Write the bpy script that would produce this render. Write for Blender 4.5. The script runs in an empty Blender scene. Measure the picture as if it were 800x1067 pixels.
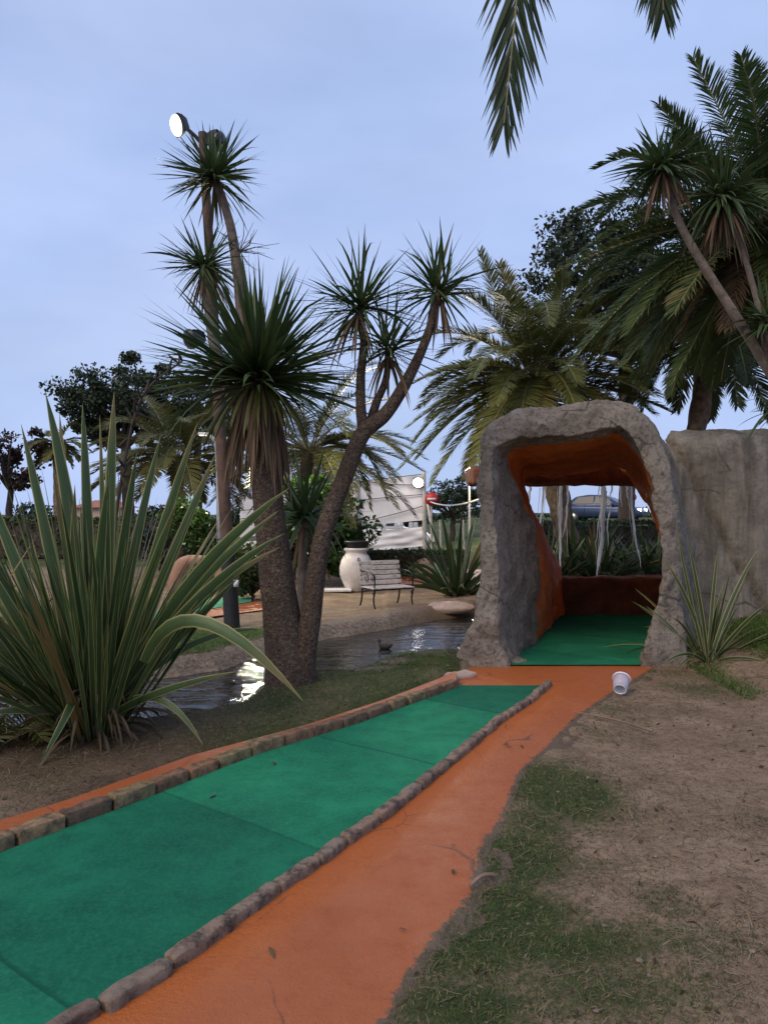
import bpy, bmesh, math, random
import numpy as np
from mathutils import Vector, Matrix
rng = np.random.default_rng(11)
random.seed(5)
R = math.radians
scene = bpy.context.scene
COL = scene.collection
H, F, CH = 533.5, 800.0, 1.5          # horizon row, focal length in pixels, eye height

def P(px, py, d):                      # a pixel at depth d -> world point
    return np.array(((px - 400) / F * d, d, CH - (py - H) / F * d))
def G(px, py, z=0.0):                  # a pixel on a level at height z -> world point
    return P(px, py, (CH - z) * F / (py - H))
def nrm(v):
    v = np.asarray(v, float)
    return v / (np.linalg.norm(v, axis=-1, keepdims=True) + 1e-9)
def sstep(a, b, x):
    t = np.clip((np.asarray(x, float) - a) / (b - a), 0, 1)
    return t * t * (3 - 2 * t)

# ---------------------------------------------------------------- noise
def _h(i, j, k, s):
    n = (i * 374761393 + j * 668265263 + k * 2147483647 + s * 1274126177) & 0xffffffff
    n = ((n ^ (n >> 13)) * 1274126177) & 0xffffffff
    n = ((n ^ (n >> 16)) * 2246822519) & 0xffffffff
    return ((n ^ (n >> 15)) & 0xffff) / 65535.0
def vnoise(x, y, z=0.0, s=0):
    x, y, z = np.broadcast_arrays(np.asarray(x, float), np.asarray(y, float), np.asarray(z, float))
    i, j, k = np.floor(x).astype(np.int64), np.floor(y).astype(np.int64), np.floor(z).astype(np.int64)
    f, g, h = x - i, y - j, z - k
    f, g, h = f*f*(3-2*f), g*g*(3-2*g), h*h*(3-2*h)
    o = 0
    for a in (0, 1):
        for b in (0, 1):
            for c in (0, 1):
                o = o + _h(i+a, j+b, k+c, s) * (f if a else 1-f) * (g if b else 1-g) * (h if c else 1-h)
    return o * 2 - 1
def fbm(x, y, z=0.0, s=0, o=4):
    r, a, q = 0, 1.0, 1.0
    for n in range(o):
        r = r + a * vnoise(np.asarray(x)*q, np.asarray(y)*q, np.asarray(z)*q, s+n)
        a *= .5; q *= 2.03
    return r / 1.9

# ---------------------------------------------------------------- mesh builder
class MB:
    def __init__(s):
        s.V, s.Q, s.T, s.A = [], [], [], []
        s.n = 0
    def add(s, V, quads=None, tris=None, r=.5, u=.5, w=.5):
        V = np.asarray(V, float).reshape(-1, 3); m = len(V)
        A = np.empty((m, 3)); A[:, 0] = r; A[:, 1] = u; A[:, 2] = w
        s.V.append(V); s.A.append(A)
        if quads is not None and len(quads): s.Q.append(np.asarray(quads, int).reshape(-1, 4) + s.n)
        if tris is not None and len(tris): s.T.append(np.asarray(tris, int).reshape(-1, 3) + s.n)
        s.n += m
    def grid(s, Pg, closed=False, r=.5, u=.5, w=.5):
        n, k = Pg.shape[:2]
        i = np.arange(n - 1)[:, None]; j = np.arange(k if closed else k - 1)[None, :]
        j2 = (j + 1) % k
        q = np.stack([i*k + j, i*k + j2, (i+1)*k + j2, (i+1)*k + j], -1)
        s.add(Pg, quads=q, r=r, u=u, w=w)
    def tube(s, pts, rad, seg=10, caps=True, r=.5, bump=0.0, freq=8.0):
        pts = np.asarray(pts, float); n = len(pts)
        rad = np.broadcast_to(np.asarray(rad, float), (n,))
        t = np.gradient(pts, axis=0); t = nrm(t)
        ref = np.array((0, 0, 1.)) if abs(t[0, 2]) < .9 else np.array((1., 0, 0))
        a = nrm(np.cross(t[0], ref)); A = []
        for i in range(n):
            a = nrm(a - t[i] * np.dot(a, t[i])); A.append(a)
        A = np.array(A); B = np.cross(t, A)
        th = np.linspace(0, 2*np.pi, seg, endpoint=False)
        rr = rad[:, None] * np.ones(seg)
        if bump:
            C = pts[:, None] + A[:, None]*np.cos(th)[None, :, None]*rr[..., None]
            rr = rr * (1 + bump * fbm(np.cos(th)[None]*2 + 9, np.sin(th)[None]*2 + pts[:, :1]*3, pts[:, 2:]*freq, 3))
        Pg = pts[:, None] + A[:, None]*(np.cos(th)[None]*rr)[..., None] + B[:, None]*(np.sin(th)[None]*rr)[..., None]
        s.grid(Pg, closed=True, r=r, w=np.repeat(np.linspace(0, 1, n), seg))
        if caps:
            for e in (0, n-1):
                o = np.concatenate([Pg[e], pts[e:e+1]])
                k = np.arange(seg)
                tr = np.stack([k, (k+1) % seg, np.full(seg, seg)], -1)
                s.add(o, tris=tr if e else tr[:, ::-1], r=r)
    def box(s, c, size, rot=0.0, r=.5, M=None):
        c = np.asarray(c, float); h = np.asarray(size, float) / 2
        v = np.array([(x, y, z) for x in (-1, 1) for y in (-1, 1) for z in (-1, 1)], float) * h
        if M is not None: v = v @ np.array(M).T
        elif rot:
            cs, sn = math.cos(rot), math.sin(rot)
            v = np.stack([v[:, 0]*cs - v[:, 1]*sn, v[:, 0]*sn + v[:, 1]*cs, v[:, 2]], -1)
        s.add(v + c, quads=[(0,1,3,2),(4,6,7,5),(0,4,5,1),(2,3,7,6),(0,2,6,4),(1,5,7,3)], r=r)
    def rbox(s, c, size, rot=0.0, bev=.01, amp=0.0, seed=0, n=(6, 4, 4), r=.5, fq=14.):
        h = np.asarray(size, float) / 2; c = np.asarray(c, float)
        for ax in range(3):
            for sg in (-1, 1):
                a, b = [(1, 2), (2, 0), (0, 1)][ax]
                ga = np.linspace(-1, 1, n[a]+3); gb = np.linspace(-1, 1, n[b]+3)
                ga = np.sign(ga)*np.abs(ga)**.7; gb = np.sign(gb)*np.abs(gb)**.7
                X = np.zeros((len(ga), len(gb), 3))
                X[..., a] = ga[:, None]*h[a]; X[..., b] = gb[None, :]*h[b]; X[..., ax] = sg*h[ax]
                core = np.clip(X, -(h-bev), h-bev)
                X = core + nrm(X - core)*bev
                if amp:
                    X = X + amp*np.stack([fbm(X[..., 0]*fq+seed*7.1, X[..., 1]*fq, X[..., 2]*fq+q*31, q) for q in range(3)], -1)
                if sg < 0: X = X[:, ::-1]
                if rot:
                    cs, sn = math.cos(rot), math.sin(rot)
                    X = np.stack([X[..., 0]*cs - X[..., 1]*sn, X[..., 0]*sn + X[..., 1]*cs, X[..., 2]], -1)
                s.grid(X + c, r=r)
    def lathe(s, prof, c=(0, 0, 0), seg=24, M=None, r=.5):
        prof = np.asarray(prof, float); th = np.linspace(0, 2*np.pi, seg, endpoint=False)
        Pg = np.stack([prof[:, :1]*np.cos(th), prof[:, :1]*np.sin(th), prof[:, 1:]*np.ones(seg)], -1)
        if M is not None: Pg = Pg @ np.array(M).T
        s.grid(Pg + np.asarray(c, float), closed=True, r=r)
    def strips(s, Pm, S, rnd, fold=0.0):
        m, k = Pm.shape[:2]
        w = np.linspace(0, 1, k)[None, :]
        if fold:
            t = nrm(np.gradient(Pm, axis=1)); N = np.cross(nrm(S), t)
            ww = np.linalg.norm(S, axis=-1, keepdims=True)
            V = np.stack([Pm - S, Pm - N*ww*fold, Pm + S], 2); c = 3
            uu = np.array((0, .5, 1.))
        else:
            V = np.stack([Pm - S, Pm + S], 2); c = 2; uu = np.array((0, 1.))
        i = np.arange(m)[:, None, None]*k*c + np.arange(k-1)[None, :, None]*c + np.arange(c-1)[None, None, :]
        q = np.stack([i, i+1, i+1+c, i+c], -1)
        s.add(V, quads=q, r=np.broadcast_to(np.asarray(rnd)[:, None, None], (m, k, c)).reshape(-1),
              u=np.broadcast_to(uu, (m, k, c)).reshape(-1), w=np.broadcast_to(w[..., None], (m, k, c)).reshape(-1))
    def build(s, name, mat, parent=None, smooth=True):
        V = np.concatenate(s.V); A = np.concatenate(s.A)
        off = np.array(parent_world(parent)) if parent is not None else np.zeros(3)
        V = V - off
        Q = np.concatenate(s.Q) if s.Q else np.zeros((0, 4), int)
        T = np.concatenate(s.T) if s.T else np.zeros((0, 3), int)
        me = bpy.data.meshes.new(name)
        me.vertices.add(len(V)); me.vertices.foreach_set('co', V.astype(np.float32).ravel())
        li = np.concatenate([Q.ravel(), T.ravel()]).astype(np.int32)
        me.loops.add(len(li)); me.loops.foreach_set('vertex_index', li)
        ls = np.concatenate([np.arange(len(Q))*4, len(Q)*4 + np.arange(len(T))*3]).astype(np.int32)
        me.polygons.add(len(ls)); me.polygons.foreach_set('loop_start', ls)
        me.polygons.foreach_set('use_smooth', np.full(len(ls), smooth))
        for nm, ix in (('rnd', 0), ('across', 1), ('along', 2)):
            a = me.attributes.new(nm, 'FLOAT', 'POINT'); a.data.foreach_set('value', A[:, ix].astype(np.float32))
        me.update(calc_edges=True); me.validate()
        if mat: me.materials.append(mat)
        o = bpy.data.objects.new(name, me); COL.objects.link(o)
        if parent is not None: o.parent = parent
        return o

def parent_world(o):
    v = Vector((0, 0, 0))
    while o is not None:
        v += o.location; o = o.parent
    return v
def tag(o, label=None, cat=None, group=None, kind=None):
    if label: o['label'] = label
    if cat: o['category'] = cat
    if group: o['group'] = group
    if kind: o['kind'] = kind
    return o
def thing(name, label, cat, loc=(0, 0, 0), group=None):
    o = bpy.data.objects.new(name, None); COL.objects.link(o)
    o.empty_display_size = .1; o.location = [float(q) for q in loc]
    return tag(o, label, cat, group)

# ---------------------------------------------------------------- materials
class NT:
    def __init__(s, name):
        s.m = bpy.data.materials.new(name); s.m.use_nodes = True
        s.t = s.m.node_tree; s.b = s.t.nodes['Principled BSDF']; s.out = s.t.nodes['Material Output']
        s.co = s.t.nodes.new('ShaderNodeTexCoord').outputs['Object']
    def n(s, ty, **kw):
        x = s.t.nodes.new(ty)
        for k, v in kw.items(): setattr(x, k, v)
        return x
    def l(s, a, b): s.t.links.new(a, b)
    def mapped(s, sc):
        mp = s.n('ShaderNodeMapping'); mp.inputs['Scale'].default_value = sc; s.l(s.co, mp.inputs['Vector']); return mp.outputs[0]
    def noise(s, scale, det=6, rough=.6, vec=None, dist=0.0):
        x = s.n('ShaderNodeTexNoise'); x.inputs['Scale'].default_value = scale
        x.inputs['Detail'].default_value = det; x.inputs['Roughness'].default_value = rough; x.inputs['Distortion'].default_value = dist
        s.l(vec if vec is not None else s.co, x.inputs['Vector']); return x.outputs['Fac']
    def voro(s, scale, feat='F1', vec=None):
        x = s.n('ShaderNodeTexVoronoi', feature=feat); x.inputs['Scale'].default_value = scale
        s.l(vec if vec is not None else s.co, x.inputs['Vector']); return x.outputs['Distance']
    def warp(s, sc, amt):
        x = s.n('ShaderNodeTexNoise'); x.inputs['Scale'].default_value = sc; s.l(s.co, x.inputs['Vector'])
        v = s.n('ShaderNodeVectorMath', operation='MULTIPLY_ADD'); s.l(x.outputs['Color'], v.inputs[0]); v.inputs[1].default_value = (amt, amt, amt); s.l(s.co, v.inputs[2]); return v.outputs[0]
    def ramp(s, fac, stops):
        x = s.n('ShaderNodeValToRGB'); e = x.color_ramp.elements
        while len(e) < len(stops): e.new(.5)
        for q, (p, c) in zip(e, stops):
            q.position = p; q.color = (*c, 1) if len(c) == 3 else c
        s.l(fac, x.inputs[0]); return x.outputs[0]
    def bw(s, fac, a, b, lo=0., hi=1.):
        x = s.n('ShaderNodeMapRange'); s.l(fac, x.inputs[0])
        for i, v in enumerate((a, b, lo, hi)): x.inputs[i+1].default_value = v
        return x.outputs[0]
    def mix(s, fac, a, b, mode='MIX'):
        x = s.n('ShaderNodeMix', data_type='RGBA', blend_type=mode)
        for sock, v in ((x.inputs[0], fac), (x.inputs[6], a), (x.inputs[7], b)):
            if isinstance(v, (int, float)): sock.default_value = v
            elif isinstance(v, tuple): sock.default_value = (*v, 1)
            else: s.l(v, sock)
        return x.outputs[2]
    def math(s, op, a, b=0.0):
        x = s.n('ShaderNodeMath', operation=op)
        for sock, v in zip(x.inputs, (a, b)):
            if isinstance(v, (int, float)): sock.default_value = v
            else: s.l(v, sock)
        return x.outputs[0]
    def attr(s, nm):
        x = s.n('ShaderNodeAttribute', attribute_name=nm); return x.outputs['Fac']
    def col(s, c):
        if isinstance(c, tuple): s.b.inputs['Base Color'].default_value = (*c, 1)
        else: s.l(c, s.b.inputs['Base Color'])
    def rough(s, v, spec=None):
        if isinstance(v, (int, float)): s.b.inputs['Roughness'].default_value = v
        else: s.l(v, s.b.inputs['Roughness'])
        if spec is not None: s.b.inputs['Specular IOR Level'].default_value = spec
    def bump(s, h, strength=.4, dist=.02, prev=None):
        x = s.n('ShaderNodeBump'); x.inputs['Strength'].default_value = strength; x.inputs['Distance'].default_value = dist
        s.l(h, x.inputs['Height'])
        if prev is not None: s.l(prev, x.inputs['Normal'])
        s.l(x.outputs[0], s.b.inputs['Normal']); return x.outputs[0]

def plain(name, c, rough=.6, metal=0.0, var=.25, scale=9., bump=.0, bscale=60.):
    k = NT(name)
    f = k.noise(scale)
    k.col(k.ramp(f, [(.3, tuple(x*(1-var) for x in c)), (.7, tuple(min(1, x*(1+var)) for x in c))]))
    k.rough(rough); k.b.inputs['Metallic'].default_value = metal
    if bump: k.bump(k.noise(bscale), bump, .01)
    return k.m
def leafmat(name, c1, c2, edge=None, tip=None, trans=.25, rough=.45, dry=None, dryfrac=.12, edge_at=.36):
    k = NT(name)
    r = k.attr('rnd')
    c = k.mix(r, c1, c2)
    cx = k.n('ShaderNodeCombineXYZ'); k.l(k.math('ADD', k.math('MULTIPLY', k.attr('across'), 7.), k.math('MULTIPLY', r, 60.)), cx.inputs[0]); k.l(k.math('MULTIPLY', k.attr('along'), 2.2), cx.inputs[1])
    sn = k.noise(1.0, 3, .6, cx.outputs[0]); c = k.mix(k.bw(sn, .35, .65, 0, .55), c, tuple(x*.5 for x in c1))
    n = k.noise(5.0)
    c = k.mix(k.bw(n, .35, .7, 0, .45), c, tuple(x*.6 for x in c1))
    if tip: c = k.mix(k.bw(k.math('ADD', k.attr('along'), k.math('MULTIPLY', k.math('SUBTRACT', r, .6), .35)), .8, .97, 0, .7), c, tip)
    if edge:
        a = k.math('ABSOLUTE', k.math('SUBTRACT', k.attr('across'), .5))
        c = k.mix(k.bw(a, edge_at, .48, 0, 1), c, edge)
    if dry: c = k.mix(k.bw(r, 1-dryfrac-.02, 1-dryfrac+.02, 0, 1), c, dry)
    k.col(c); k.rough(rough, .4)
    tr = k.n('ShaderNodeBsdfTranslucent'); k.l(c, tr.inputs[0])
    mx = k.n('ShaderNodeMixShader'); mx.inputs[0].default_value = trans
    k.l(k.b.outputs[0], mx.inputs[1]); k.l(tr.outputs[0], mx.inputs[2]); k.l(mx.outputs[0], k.out.inputs[0])
    return k.m
def emit(name, c, s):
    k = NT(name); k.col(c)
    k.b.inputs['Emission Color'].default_value = (*c, 1); k.b.inputs['Emission Strength'].default_value = s
    return k.m

def rock_material(name, base, dark, light, streak=0.0, pit=.6, speck=.5):
    k = NT(name)
    n1 = k.noise(1.6, 8, .65); n2 = k.noise(26, 8, .7); n3 = k.noise(90, 4, .7)
    c = k.ramp(n1, [(.28, dark), (.48, base), (.72, light)])
    c = k.mix(k.bw(n2, .5, .66, 0, speck), c, tuple(x*.22 for x in base))
    c = k.mix(k.bw(n3, .56, .72, 0, .5*speck), c, tuple(min(1, x*1.5) for x in light))
    cr1 = k.voro(1.1, 'DISTANCE_TO_EDGE', k.warp(2.2, .5)); c = k.mix(k.math('MULTIPLY', k.bw(cr1, .004, .014, .7, 0), k.bw(k.noise(1.3), .48, .54)), c, tuple(x*.15 for x in base))
    bl = k.noise(3.4, 7, .7); c = k.mix(k.bw(bl, .52, .66, 0, .6), c, tuple(x*q for x, q in zip(base, (.42, .4, .38))))
    if streak:
        st = k.noise(1.0, 6, .6, k.mapped((5.5, 5.5, .5)))
        c = k.mix(k.bw(st, .44, .66, 0, streak), c, tuple(x*.35 for x in base))
        st2 = k.noise(1.0, 4, .6, k.mapped((9, 9, .8)))
        c = k.mix(k.bw(st2, .58, .72, 0, .35), c, tuple(x*1.3 for x in light))
    k.col(c); k.rough(.88, .25)
    b = k.bump(n2, pit, .035); k.bump(n3, .4, .012, b)
    return k.m

M = {}
M['flax'] = leafmat('flax leaf', (.045, .085, .03), (.115, .175, .058), edge=(.34, .33, .12), tip=(.2, .13, .06), trans=.18, dry=(.22, .15, .06), dryfrac=.07)
M['flax_far'] = leafmat('flax leaf plain', (.028, .055, .022), (.06, .1, .035), trans=.18, dry=(.2, .15, .07), dryfrac=.05)
M['flax_small'] = leafmat('flax leaf striped', (.05, .085, .03), (.1, .15, .05), edge=(.42, .40, .18), tip=(.25, .18, .08), trans=.2, dry=(.25, .18, .08), dryfrac=.1, edge_at=.3)
M['flaxdead'] = leafmat('dead flax leaf', (.13, .085, .045), (.04, .028, .018), trans=.1, rough=.8)
M['cordy'] = leafmat('cabbage tree leaf', (.042, .08, .027), (.11, .16, .05), trans=.2, rough=.55, dry=(.15, .13, .06), dryfrac=.04)
M['cordydead'] = leafmat('dry hanging leaf', (.20, .13, .075), (.075, .045, .028), trans=.1, rough=.8)
M['palm'] = leafmat('palm leaflet', (.085, .115, .033), (.26, .245, .065), trans=.36, rough=.5, dry=(.28, .21, .08), dryfrac=.12)  # yellow end of the range also carries lamplight on the lower fronds
M['palmgreen'] = leafmat('green palm leaflet', (.05, .09, .03), (.135, .18, .055), trans=.32, rough=.5, dry=(.25, .2, .08), dryfrac=.05)
M['palmdark'] = leafmat('dark palm leaflet', (.032, .058, .022), (.085, .12, .038), trans=.25, rough=.42)
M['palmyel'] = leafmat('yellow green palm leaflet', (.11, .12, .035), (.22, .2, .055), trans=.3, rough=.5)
M['rachis'] = plain('palm midrib', (.22, .2, .09), .6)
M['broad'] = leafmat('broad leaf', (.022, .038, .017), (.06, .08, .032), trans=.15, rough=.5)
M['broadred'] = leafmat('reddish leaf', (.05, .035, .03), (.09, .05, .04), trans=.15, rough=.6)
M['shrub'] = leafmat('glossy shrub leaf', (.03, .07, .014), (.10, .19, .03), trans=.25, rough=.3)
M['hedge'] = leafmat('hedge leaf', (.03, .055, .014), (.09, .12, .03), trans=.2, rough=.5)
M['greyshrub'] = leafmat('grey green leaf', (.06, .085, .075), (.12, .15, .13), trans=.15, rough=.6)

k = NT('cabbage tree bark')
n1 = k.noise(30, 8, .7); n2 = k.voro(42.); n3 = k.noise(3.)
c = k.ramp(n1, [(.3, (.035, .024, .018)), (.52, (.10, .07, .052)), (.75, (.22, .17, .13))])
c = k.mix(k.bw(n2, .12, .3, .6, 0), c, (.26, .23, .19))
c = k.mix(k.bw(n3, .4, .65, 0, .5), c, (.05, .035, .025))
k.col(c); k.rough(.9, .2); b = k.bump(n1, .8, .03); k.bump(n2, .5, .02, b); M['bark'] = k.m
M['bark2'] = plain('thin grey bark', (.13, .10, .078), .9, var=.5, scale=14, bump=.7, bscale=40)
M['palmtrunk'] = plain('palm trunk', (.16, .11, .075), .9, var=.6, scale=10, bump=.9, bscale=25)
M['darktrunk'] = plain('dark trunk', (.05, .036, .028), .9, var=.4, bump=.6)

M['rock'] = rock_material('rough grey concrete rock', (.27, .23, .185), (.13, .108, .085), (.37, .325, .265), pit=.9, speck=.85)
M['rockwall'] = rock_material('streaked concrete rock', (.21, .18, .14), (.10, .085, .066), (.30, .255, .205), streak=.8, pit=.5, speck=.35)
k = NT('orange painted lining')
n1 = k.noise(2.2, 8, .65); n2 = k.noise(18, 8, .7)
c = k.ramp(n1, [(.3, (.42, .105, .028)), (.5, (.64, .175, .042)), (.75, (.72, .25, .065))])
c = k.mix(k.bw(n2, .55, .7, 0, .6), c, (.12, .04, .02))
k.col(c); k.rough(.7, .3); k.bump(n2, .6, .03); M['lining'] = k.m
k = NT('dark brown stone')
n1 = k.noise(4, 8, .65); n2 = k.noise(22, 8, .7)
k.col(k.ramp(n1, [(.3, (.08, .03, .018)), (.6, (.2, .075, .04)), (.8, (.28, .13, .08))])); k.rough(.8, .3); k.bump(n2, .8, .04); M['sill'] = k.m

k = NT('green felt')
n1 = k.noise(.6, 5, .55); n2 = k.noise(420, 3, .7); n3 = k.noise(6, 6, .65)
c = k.ramp(n1, [(.32, (.008, .10, .055)), (.46, (.013, .165, .085)), (.56, (.02, .235, .115)), (.72, (.035, .28, .145))])
c = k.mix(k.bw(n3, .42, .7, 0, .6), c, (.006, .085, .056))
gg = k.noise(70, 6, .75); c = k.mix(k.bw(gg, .45, .65, 0, .5), c, (.04, .27, .14))
vs = k.voro(13.); c = k.mix(k.math('MULTIPLY', k.bw(vs, .03, .06, 1, 0), k.bw(k.noise(3.), .5, .6)), c, (.10, .09, .05))
c = k.mix(k.bw(n2, .5, .75, 0, .35), c, (.03, .26, .16))
gr = k.noise(34, 8, .75); c = k.mix(k.bw(gr, .63, .72, 0, .35), c, (.06, .12, .08))
dp_ = k.n('ShaderNodeVectorMath', operation='DOT_PRODUCT'); k.l(k.warp(1.2, .06), dp_.inputs[0]); dp_.inputs[1].default_value = (.62/1.25, .78/1.25, 0)
wn = k.n('ShaderNodeTexWhiteNoise', noise_dimensions='1D'); k.l(k.math('FLOOR', dp_.outputs['Value']), wn.inputs['W'])
c = k.mix(1.0, c, k.ramp(wn.outputs['Value'], [(0., (.74, .76, .8)), (1., (1.15, 1.12, 1.08))]), 'MULTIPLY')
fr = k.math('FRACT', dp_.outputs['Value']); c = k.mix(k.bw(fr, .008, .02, .5, 0), c, (.004, .05, .03))
k.col(c); k.rough(.92, .12); b = k.bump(n2, .55, .006); k.bump(gg, .3, .006, b); M['felt'] = k.m

def orange_material(name, worn):
    k = NT(name)
    n1 = k.noise(1.1, 6, .6); n2 = k.noise(45, 6, .7); n3 = k.noise(6.5, 6, .65); n4 = k.noise(150, 3, .7)
    c = k.ramp(n1, [(.3, (.35, .09, .026)), (.5, (.40, .11, .034)), (.7, (.39, .122, .045))])
    if worn:
        e = k.attr('across')
        c = k.mix(k.math('MULTIPLY', e, k.bw(n3, .3, .6, .4, 1.)), c, (.46, .12, .02))
        c = k.mix(k.bw(n3, .55, .72, 0, .4), c, (.25, .075, .035))
    c = k.mix(k.bw(n2, .6, .7, 0, .45), c, (.25, .09, .05))
    cr1 = k.voro(1.3, 'DISTANCE_TO_EDGE', k.warp(1.8, .35)); c = k.mix(k.math('MULTIPLY', k.bw(cr1, .002, .007, .6, 0), k.bw(k.noise(1.7), .52, .56)), c, (.07, .04, .03))
    d = k.noise(11, 8, .75); c = k.mix(k.bw(d, .66, .72, 0, .7), c, (.09, .055, .04))
    if worn: c = k.mix(k.bw(k.math('ADD', k.attr('along'), k.math('MULTIPLY', k.math('SUBTRACT', k.noise(22, 8, .75), .5), 1.5)), .5, .62), c, (.125, .085, .055))
    k.col(c); k.rough(k.bw(n3, .35, .65, .36, .6), .35)
    b = k.bump(n2, .6, .016); b = k.bump(n3, .3, .03, b); k.bump(n4, .6, .006, b)
    return k.m
M['orange'] = orange_material('orange painted concrete', True)
M['orange2'] = orange_material('orange painted edging', False)

k = NT('kerb brick')
oi = k.n('ShaderNodeObjectInfo').outputs['Random']
n1 = k.noise(16, 8, .7); n2 = k.noise(60, 6, .7)
c = k.ramp(oi, [(0., (.16, .10, .065)), (.35, (.30, .15, .08)), (.7, (.24, .18, .09)), (1., (.33, .2, .11))])
c = k.mix(k.bw(n1, .42, .62, 0, .8), c, (.05, .04, .032))
c = k.mix(k.bw(n2, .55, .7, 0, .4), c, (.33, .27, .2))
k.col(c); k.rough(.85, .25); b = k.bump(n1, .6, .02); k.bump(n2, .5, .008, b); M['brick'] = k.m
k = NT('grey kerb brick')
oi = k.n('ShaderNodeObjectInfo').outputs['Random']
n1 = k.noise(14, 8, .7); n2 = k.noise(55, 6, .7)
c = k.ramp(oi, [(0., (.19, .13, .095)), (.5, (.27, .18, .125)), (1., (.22, .17, .125))])
c = k.mix(k.bw(n1, .45, .62, 0, .85), c, (.035, .03, .026))
c = k.mix(k.bw(n2, .52, .68, 0, .5), c, (.34, .27, .21))
k.col(c); k.rough(.8, .3); b = k.bump(n1, .7, .025); k.bump(n2, .5, .008, b); M['brickgrey'] = k.m

k = NT('soil and thin grass')
g = k.attr('rnd'); ds = k.attr('across'); st = k.attr('along')
n1 = k.noise(2.3, 8, .65); n2 = k.noise(24, 8, .7); n3 = k.noise(110, 5, .7)
soil = k.ramp(n1, [(.3, (.17, .112, .07)), (.5, (.27, .182, .115)), (.72, (.37, .265, .175))])
soil = k.mix(k.bw(n2, .48, .66, 0, .55), soil, (.075, .052, .038))
soil = k.mix(k.bw(n3, .52, .66, 0, .65), soil, (.44, .35, .25))
n5 = k.noise(7, 6, .7); soil = k.mix(k.bw(n5, .5, .68, 0, .5), soil, (.11, .075, .055))
grs = k.ramp(n2, [(.35, (.03, .05, .016)), (.6, (.075, .095, .03)), (.8, (.16, .15, .06))])
fac = k.bw(k.math('ADD', g, k.math('MULTIPLY', k.math('SUBTRACT', n2, .5), .9)), .3, .7)
c = k.mix(fac, soil, grs)
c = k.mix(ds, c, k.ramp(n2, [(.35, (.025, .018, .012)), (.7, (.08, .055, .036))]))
stone = k.ramp(n2, [(.35, (.09, .07, .055)), (.55, (.26, .21, .165)), (.75, (.36, .3, .24))])
c = k.mix(st, c, stone)
k.col(c); k.rough(.95, .15); b = k.bump(n2, .7, .03); k.bump(n3, .7, .01, b); M['ground'] = k.m
M['grass'] = leafmat('grass blade', (.05, .08, .02), (.13, .16, .045), trans=.25, rough=.6, dry=(.24, .19, .09), dryfrac=.22)
M['grasslit'] = leafmat('grass blade coloured as lit', (.08, .15, .025), (.18, .26, .06), trans=.3, rough=.6)  # brighter copy of the grass, with light put into its colour
M['straw'] = leafmat('dry straw', (.20, .15, .085), (.36, .29, .18), trans=.1, rough=.8, dry=(.09, .055, .035), dryfrac=.25)

k = NT('pond water')
n1 = k.noise(1, 4, .55, k.mapped((1.7, 4.6, 1.)), .5); n2 = k.noise(1., 3, .6, k.mapped((7., 19., 1.)))
k.col((.02, .017, .011)); k.rough(.04, .6)
b = k.bump(n1, .5, .06); k.bump(n2, .22, .02, b); M['water'] = k.m
k = NT('falling water')
n1 = k.noise(1, 5, .6, k.mapped((60., 60., 7.)))
k.col((.98, .98, .99)); k.rough(.12, 1.)
tl = k.n('ShaderNodeBsdfTranslucent'); tl.inputs[0].default_value = (.93, .94, .96, 1); m0 = k.n('ShaderNodeMixShader'); m0.inputs[0].default_value = .6; k.l(k.b.outputs[0], m0.inputs[1]); k.l(tl.outputs[0], m0.inputs[2])
tp = k.n('ShaderNodeBsdfTransparent'); mx = k.n('ShaderNodeMixShader')
k.l(k.bw(n1, .5, .75, .0, .35), mx.inputs[0]); k.l(m0.outputs[0], mx.inputs[1]); k.l(tp.outputs[0], mx.inputs[2]); k.l(mx.outputs[0], k.out.inputs[0])
k.bump(n1, .6, .02); M['stream'] = k.m

k = NT('weathered white paint on slats')
n1 = k.noise(1, 6, .6, k.mapped((14., 14., 40.))); k.col(k.ramp(n1, [(.35, (.42, .36, .31)), (.55, (.68, .62, .57))])); k.rough(.6); M['slat'] = k.m
M['iron'] = plain('black iron', (.012, .012, .012), .45, .6)
k = NT('whitewashed clay')
n1 = k.noise(5, 8, .7); n2 = k.noise(28, 6, .7)
c = k.ramp(n1, [(.3, (.52, .46, .41)), (.6, (.72, .67, .62))]); c = k.mix(k.bw(n2, .62, .72, 0, .6), c, (.28, .2, .16))
k.col(c); k.rough(.8, .25); k.bump(n2, .4, .02); M['clay'] = k.m
M['black'] = plain('black paint', (.012, .013, .016), .5)
M['pole'] = plain('brown weathered pole', (.11, .065, .048), .85, var=.45, scale=6, bump=.5)
M['poleblack'] = plain('tarred pole base', (.016, .018, .022), .7, var=.3, bump=.4)
M['white'] = plain('white paint', (.72, .72, .72), .5, var=.1)
M['galv'] = plain('pale grey lamp paint', (.36, .36, .36), .6, var=.15)
M['tarp'] = plain('white tarpaulin', (.74, .71, .71), .6, var=.08, scale=3, bump=.15, bscale=8)
M['cable'] = plain('dark cable', (.05, .05, .055), .6)
M['postgrey'] = plain('pale timber post', (.42, .38, .34), .8, var=.3, bump=.3)
M['red'] = plain('red sign paint', (.55, .03, .025), .45, var=.1)
M['stucco'] = plain('terracotta stucco', (.30, .17, .11), .9, var=.25, scale=6, bump=.5)
M['boulder'] = plain('pale boulder', (.42, .31, .25), .9, var=.3, scale=7, bump=.6)
M['slab'] = plain('pale stone slab', (.7, .68, .64), .8, var=.12)
M['asphalt'] = plain('asphalt', (.055, .055, .058), .85, var=.25, scale=20, bump=.3)
M['carblue'] = plain('blue car paint', (.035, .055, .115), .25, .3, var=.06)
M['carwhite'] = plain('white car paint', (.7, .7, .72), .3, .0, var=.04)
M['glass'] = plain('dark window glass', (.015, .018, .022), .25, var=.1)
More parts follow.
